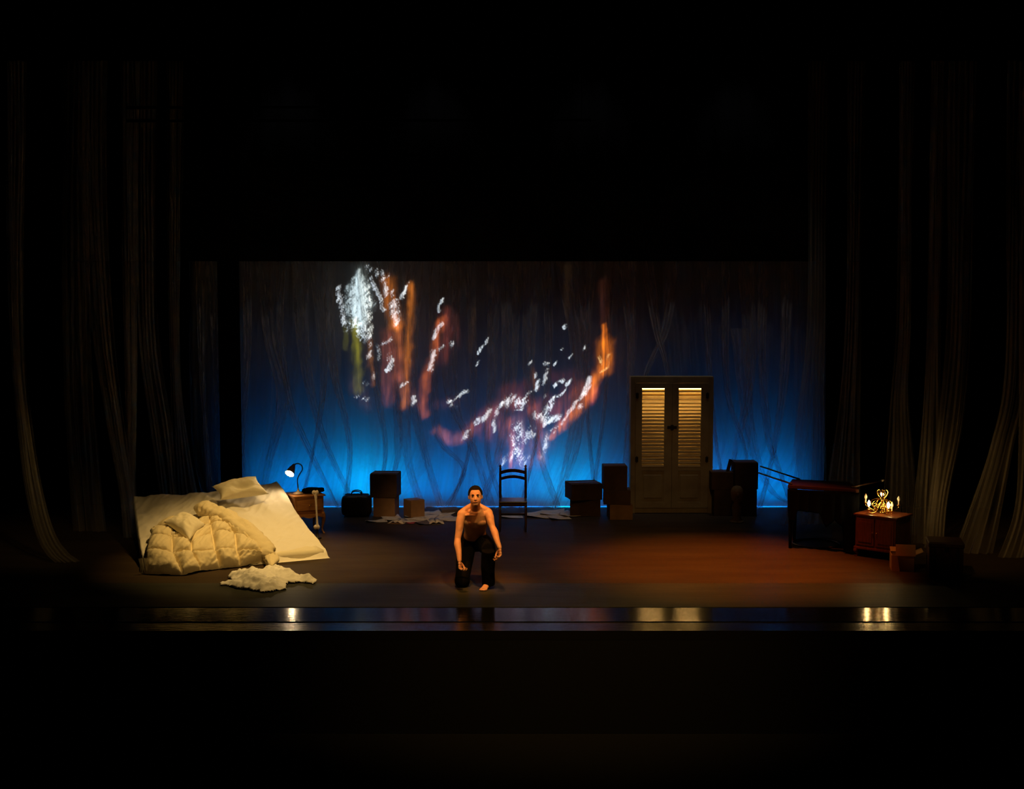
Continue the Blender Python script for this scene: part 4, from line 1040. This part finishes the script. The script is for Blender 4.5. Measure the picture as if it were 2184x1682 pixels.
pel = at(1013, 1152, 15.50); nck = at(1013.5, 1088, 15.08)
SL, SR = at(985, 1096, 15.06), at(1041, 1093, 15.10)
EL, WL = at(976, 1149, 14.98), at(980, 1196, 14.84)
ER, WR = at(1050, 1124, 15.00), at(1066, 1168, 14.84)
body = MB()
ax_ = (nck - pel); X_ = Vector((1, 0, 0)); up_ = ax_.normalized(); fwd = X_.cross(up_) ; 
if fwd.y > 0: fwd = -fwd
def ring_loft(m, rings, n=28):
    vs, fs = [], []
    for c, rx, ry, sh in rings:
        for k in range(n):
            an = 2 * pi * k / n; cx, sy = cos(an), sin(an)
            e = .85
            vs.append(c + X_ * rx * math.copysign(abs(cx) ** e, cx) + fwd * ry * math.copysign(abs(sy) ** e, sy) + fwd * sh)
    for i in range(len(rings) - 1):
        for k in range(n):
            k2 = (k + 1) % n; fs.append((i * n + k, i * n + k2, (i + 1) * n + k2, (i + 1) * n + k))
    fs.append(tuple(range(n))); fs.append(tuple((len(rings) - 1) * n + k for k in range(n)))
    m.add(vs, fs)
T = lambda t: pel + ax_ * t
ring_loft(body, [(T(-.12), .12, .085, 0), (T(0), .155, .105, 0), (T(.18), .142, .095, .0), (T(.34), .132, .088, .0), (T(.5), .145, .098, .005), (T(.68), .163, .112, .01), (T(.84), .170, .108, .008), (T(.96), .150, .085, 0), (T(1.04), .09, .06, 0)])
# chest, shoulders, trapezius, belly
Bm = Matrix((X_, fwd, up_)).transposed()
for sx in (-1, 1):
    body.ell(T(.78) + X_ * sx * .078 + fwd * .092, (.072, .036, .056), Bm)
    body.ell(T(.42) + X_ * sx * .035 + fwd * .074, (.034, .018, .09), Bm)
    body.ell(T(.82) + X_ * sx * .08 - fwd * .07, (.07, .04, .09), Bm)
for Sp, sg in ((SL, -1), (SR, 1)):
    body.ell(Sp + Vector((sg * .004, 0, -.012)), (.056, .056, .068))
    limb(body, [nck + Vector((sg * .02, .03, .055)), nck + Vector((sg * .09, .02, .022)), Sp + Vector((0, .01, .018))], [.045, .042, .042])
    limb(body, [T(.90) + X_ * sg * .1, Sp], [.075, .055])
    limb(body, [nck + fwd * .055 + Vector((0, 0, -.01)), Sp + fwd * .03 + Vector((0, 0, .01))], [.016, .018])
for Sp, E_, W_, sg in ((SL, EL, WL, -1), (SR, ER, WR, 1)):
    d1 = E_ - Sp; d2 = W_ - E_
    limb(body, [Sp, Sp + d1 * .3 + Vector((sg * .006, -.005, 0)), Sp + d1 * .6, E_], [.052, .052, .047, .038])
    body.ell(Sp + d1 * .5 + Vector((0, -.02, 0)), (.036, .034, .085), d1.to_track_quat('Z', 'Y').to_matrix())
    limb(body, [E_, E_ + d2 * .25 + Vector((sg * .006, 0, 0)), E_ + d2 * .6, W_], [.039, .045, .036, .026])
# neck and head
Hc = at(1014, 1058, 14.90)
limb(body, [nck + Vector((0, .03, -.02)), nck.lerp(Hc, .5) + Vector((0, .03, 0)), Hc + Vector((0, .035, -.02))], [.062, .056, .056])
hx, hy, hz = Vector((1, 0, .03)).normalized(), Vector((.03, -1, .06)).normalized(), None
hz = hx.cross(hy); hz = -hz if hz.z < 0 else hz; hz.normalize()
HB = Matrix((hx, hy, hz)).transposed()
def hp(x, y, z): return Hc + HB @ Vector((x, y, z))
body.ell(hp(0, -.012, .030), (.081, .096, .092), HB, 24, 16)          # cranium
body.ell(hp(0, .022, -.030), (.069, .074, .086), HB, 24, 16)          # face
body.ell(hp(0, .052, -.086), (.038, .034, .028), HB)                  # chin
for sx in (-1, 1):
    body.ell(hp(sx * .038, .055, -.022), (.024, .020, .020), HB)      # cheekbone
    body.ell(hp(sx * .033, .082, .024), (.026, .010, .0075), HB)       # brow ridge
    body.ell(hp(sx * .046, .012, -.066), (.018, .036, .024), HB)      # jaw corner
    body.ell(hp(sx * .0800, -.004, -.008), (.011, .017, .032), HB)      # ear
    body.ell(hp(sx * .010, .095, -.034), (.0085, .009, .0075), HB)        # nostril
body.tube([hp(0, .078, .016), hp(0, .092, -.010), hp(0, .106, -.030)], [.0085, .010, .0125], 10)
body.ell(hp(0, .104, -.033), (.0115, .011, .010), HB)
body.ell(hp(0, .087, -.056), (.026, .010, .008), HB)
body.ell(hp(0, .085, -.067), (.022, .010, .008), HB)
hand(body, WL, Vector((.10, -.10, -1)), Vector((1, -.35, 0)), -1, (.75, .85, .9, .95))
hand(body, WR, Vector((.03, -.12, -1)), Vector((-1, -.45, 0)), 1, (.42, .62, .75, .85), spread=1.6)
# legs inside the trousers, feet
hipL, hipR = T(-.02) + X_ * -.085, T(-.02) + X_ * .085
KL, KR = at(986, 1238, 15.16), at(1041, 1172, 14.98)
AR = at(1041, 1243, 15.10); AL = Vector((KL.x - .02, KL.y + .44, .11))
limb(body, [hipL, hipL.lerp(KL, .5), KL], [.085, .07, .05]); limb(body, [KL, KL.lerp(AL, .35), AL], [.05, .05, .033])
limb(body, [hipR, hipR.lerp(KR, .5), KR], [.085, .07, .05]); limb(body, [KR, KR.lerp(AR, .3), AR], [.05, .052, .034])
def foot(m, A, yaw, lift=0):
    f_ = Vector((sin(yaw), -cos(yaw), 0)); r_ = Vector((cos(yaw), sin(yaw), 0)); g = Vector((A.x, A.y, lift))
    limb(m, [A, g + Vector((0, 0, .055)) - f_ * .01], [.034, .036])
    m.ell(g - f_ * .035 + Vector((0, 0, .034)), (.031, .034, .032))
    m.tube(catmull([g - f_ * .03 + Vector((0, 0, .04)), g + f_ * .05 + Vector((0, 0, .045)), g + f_ * .11 + Vector((0, 0, .028)), g + f_ * .15 + Vector((0, 0, .018))], 5), [(lerp(.032, .048, i / 15), lerp(.036, .016, i / 15)) for i in range(16)], 16)
    for k in range(5):
        c = g + r_ * (-.036 + .018 * k) + f_ * (.165 - .004 * abs(k - 1) * 1.5 - (.012 if k == 4 else 0)) + Vector((0, 0, .013))
        m.ell(c, (.0115 if k else .014, .022, .0115), Matrix.Rotation(yaw, 3, 'Z'), 10, 8)
foot(body, AR, R(-22))
limb(body, [AL, AL + Vector((0, .05, -.04)), AL + Vector((0, .02, -.09))], [.034, .034, .03])
for k in range(5): body.ell((AL.x - .036 + .018 * k, AL.y - .02, .013), (.011, .022, .012))
man = body.build('person', M_skin)
rm = man.modifiers.new('skin', 'REMESH'); rm.mode = 'VOXEL'; rm.voxel_size = .0042; rm.use_smooth_shade = True
smd = man.modifiers.new('smooth', 'SMOOTH'); smd.factor = .5; smd.iterations = 5
tag(man, 'barefoot bare-chested person in black trousers crouching at centre stage, arms hanging', 'person')
def mkid(o): o.parent = man; return o
# hair: shell over the cranium
hm = MB(); NU_, NV_ = 40, 22; rows = []
for j in range(NV_ + 1):
    row = []
    for i in range(NU_ + 1):
        an = 2 * pi * i / NU_; fr = sin(an)     # +1 front
        lim = lerp(-.42, .62, max(0, fr) ** 1.2) if fr > 0 else lerp(-.42, -.62, -fr)
        if .0 < fr < .55: lim = lerp(-.42, .0, fr / .55)
        elif fr >= .55: lim = lerp(.0, .60, min(1, (fr - .55) / .18))
        ph = lerp(pi / 2, lim, j / NV_)
        k_ = 1.10 + .02 * fb(cos(an) * 8, sin(an) * 8, ph * 8)
        if j == NV_: k_ = .97
        row.append(hp(.081 * k_ * cos(ph) * cos(an), -.012 + .096 * k_ * cos(ph) * sin(an), .030 + .092 * (k_ + .01) * sin(ph)))
    rows.append(row)
mkid(hm.grid(rows).build('hair', M_hair, smooth=True, weld=.0004))
for sx in (-1, 1):
    e = mkid(MB().ell(hp(sx * .0315, .0765, .003), (.0135, .010, .0085), HB).build('eye', M_eye, smooth=True))
    MB().ell(hp(sx * .0315, .0862, .003), (.0075, .0028, .0075), HB, 10, 8).build('iris', M_iris, e, smooth=True)
    mkid(MB().tube(catmull([hp(sx * .016, .0945, .0225), hp(sx * .032, .0935, .028), hp(sx * .052, .079, .023)], 4), interp([.006, .006, .0035], 9), 8).build('eyebrow', M_hair, smooth=True))
mkid(MB().tube(catmull([hp(-.026, .0865, -.0615), hp(-.012, .0945, -.060), hp(0, .0955, -.0615), hp(.012, .0945, -.060), hp(.026, .0865, -.0615)], 3), .0036, 8).build('lips', M_lip, smooth=True))
# trousers
tr = MB()
ring_loft(tr, [(T(-.16), .14, .11, 0), (T(-.05), .172, .125, 0), (T(.08), .172, .122, 0), (T(.17), .160, .110, 0)])
limb(tr, [hipL, hipL.lerp(KL, .5) + Vector((-.01, 0, 0)), KL + Vector((0, 0, .01))], [.115, .11, .088])
limb(tr, [KL + Vector((0, 0, -.01)), KL.lerp(AL, .5), AL + Vector((0, -.04, .0))], [.088, .09, .075])
tr.ell(KL + Vector((0, .03, .0)), (.1, .1, .11))
limb(tr, [hipR, hipR.lerp(KR, .5) + Vector((.01, 0, 0)), KR], [.115, .11, .088])
limb(tr, [KR, KR.lerp(AR, .35) + Vector((0, 0, 0)), KR.lerp(AR, .75), AR + Vector((0, .0, -.015))], [.088, .085, .083, .082])
vs = []
for v in tr.v:
    p = Vector(v); p += Vector((.012 * fb(p.x * 8, p.z * 5, 1), .012 * fb(p.x * 8, p.z * 5, 5), 0)); p.z = max(p.z, .012); vs.append(tuple(p))
tr.v = vs
to = tr.build('trousers', M_trouser); rm = to.modifiers.new('r', 'REMESH'); rm.mode = 'VOXEL'; rm.voxel_size = .008; rm.use_smooth_shade = True
smd = to.modifiers.new('smooth', 'SMOOTH'); smd.factor = .5; smd.iterations = 4
mkid(to)
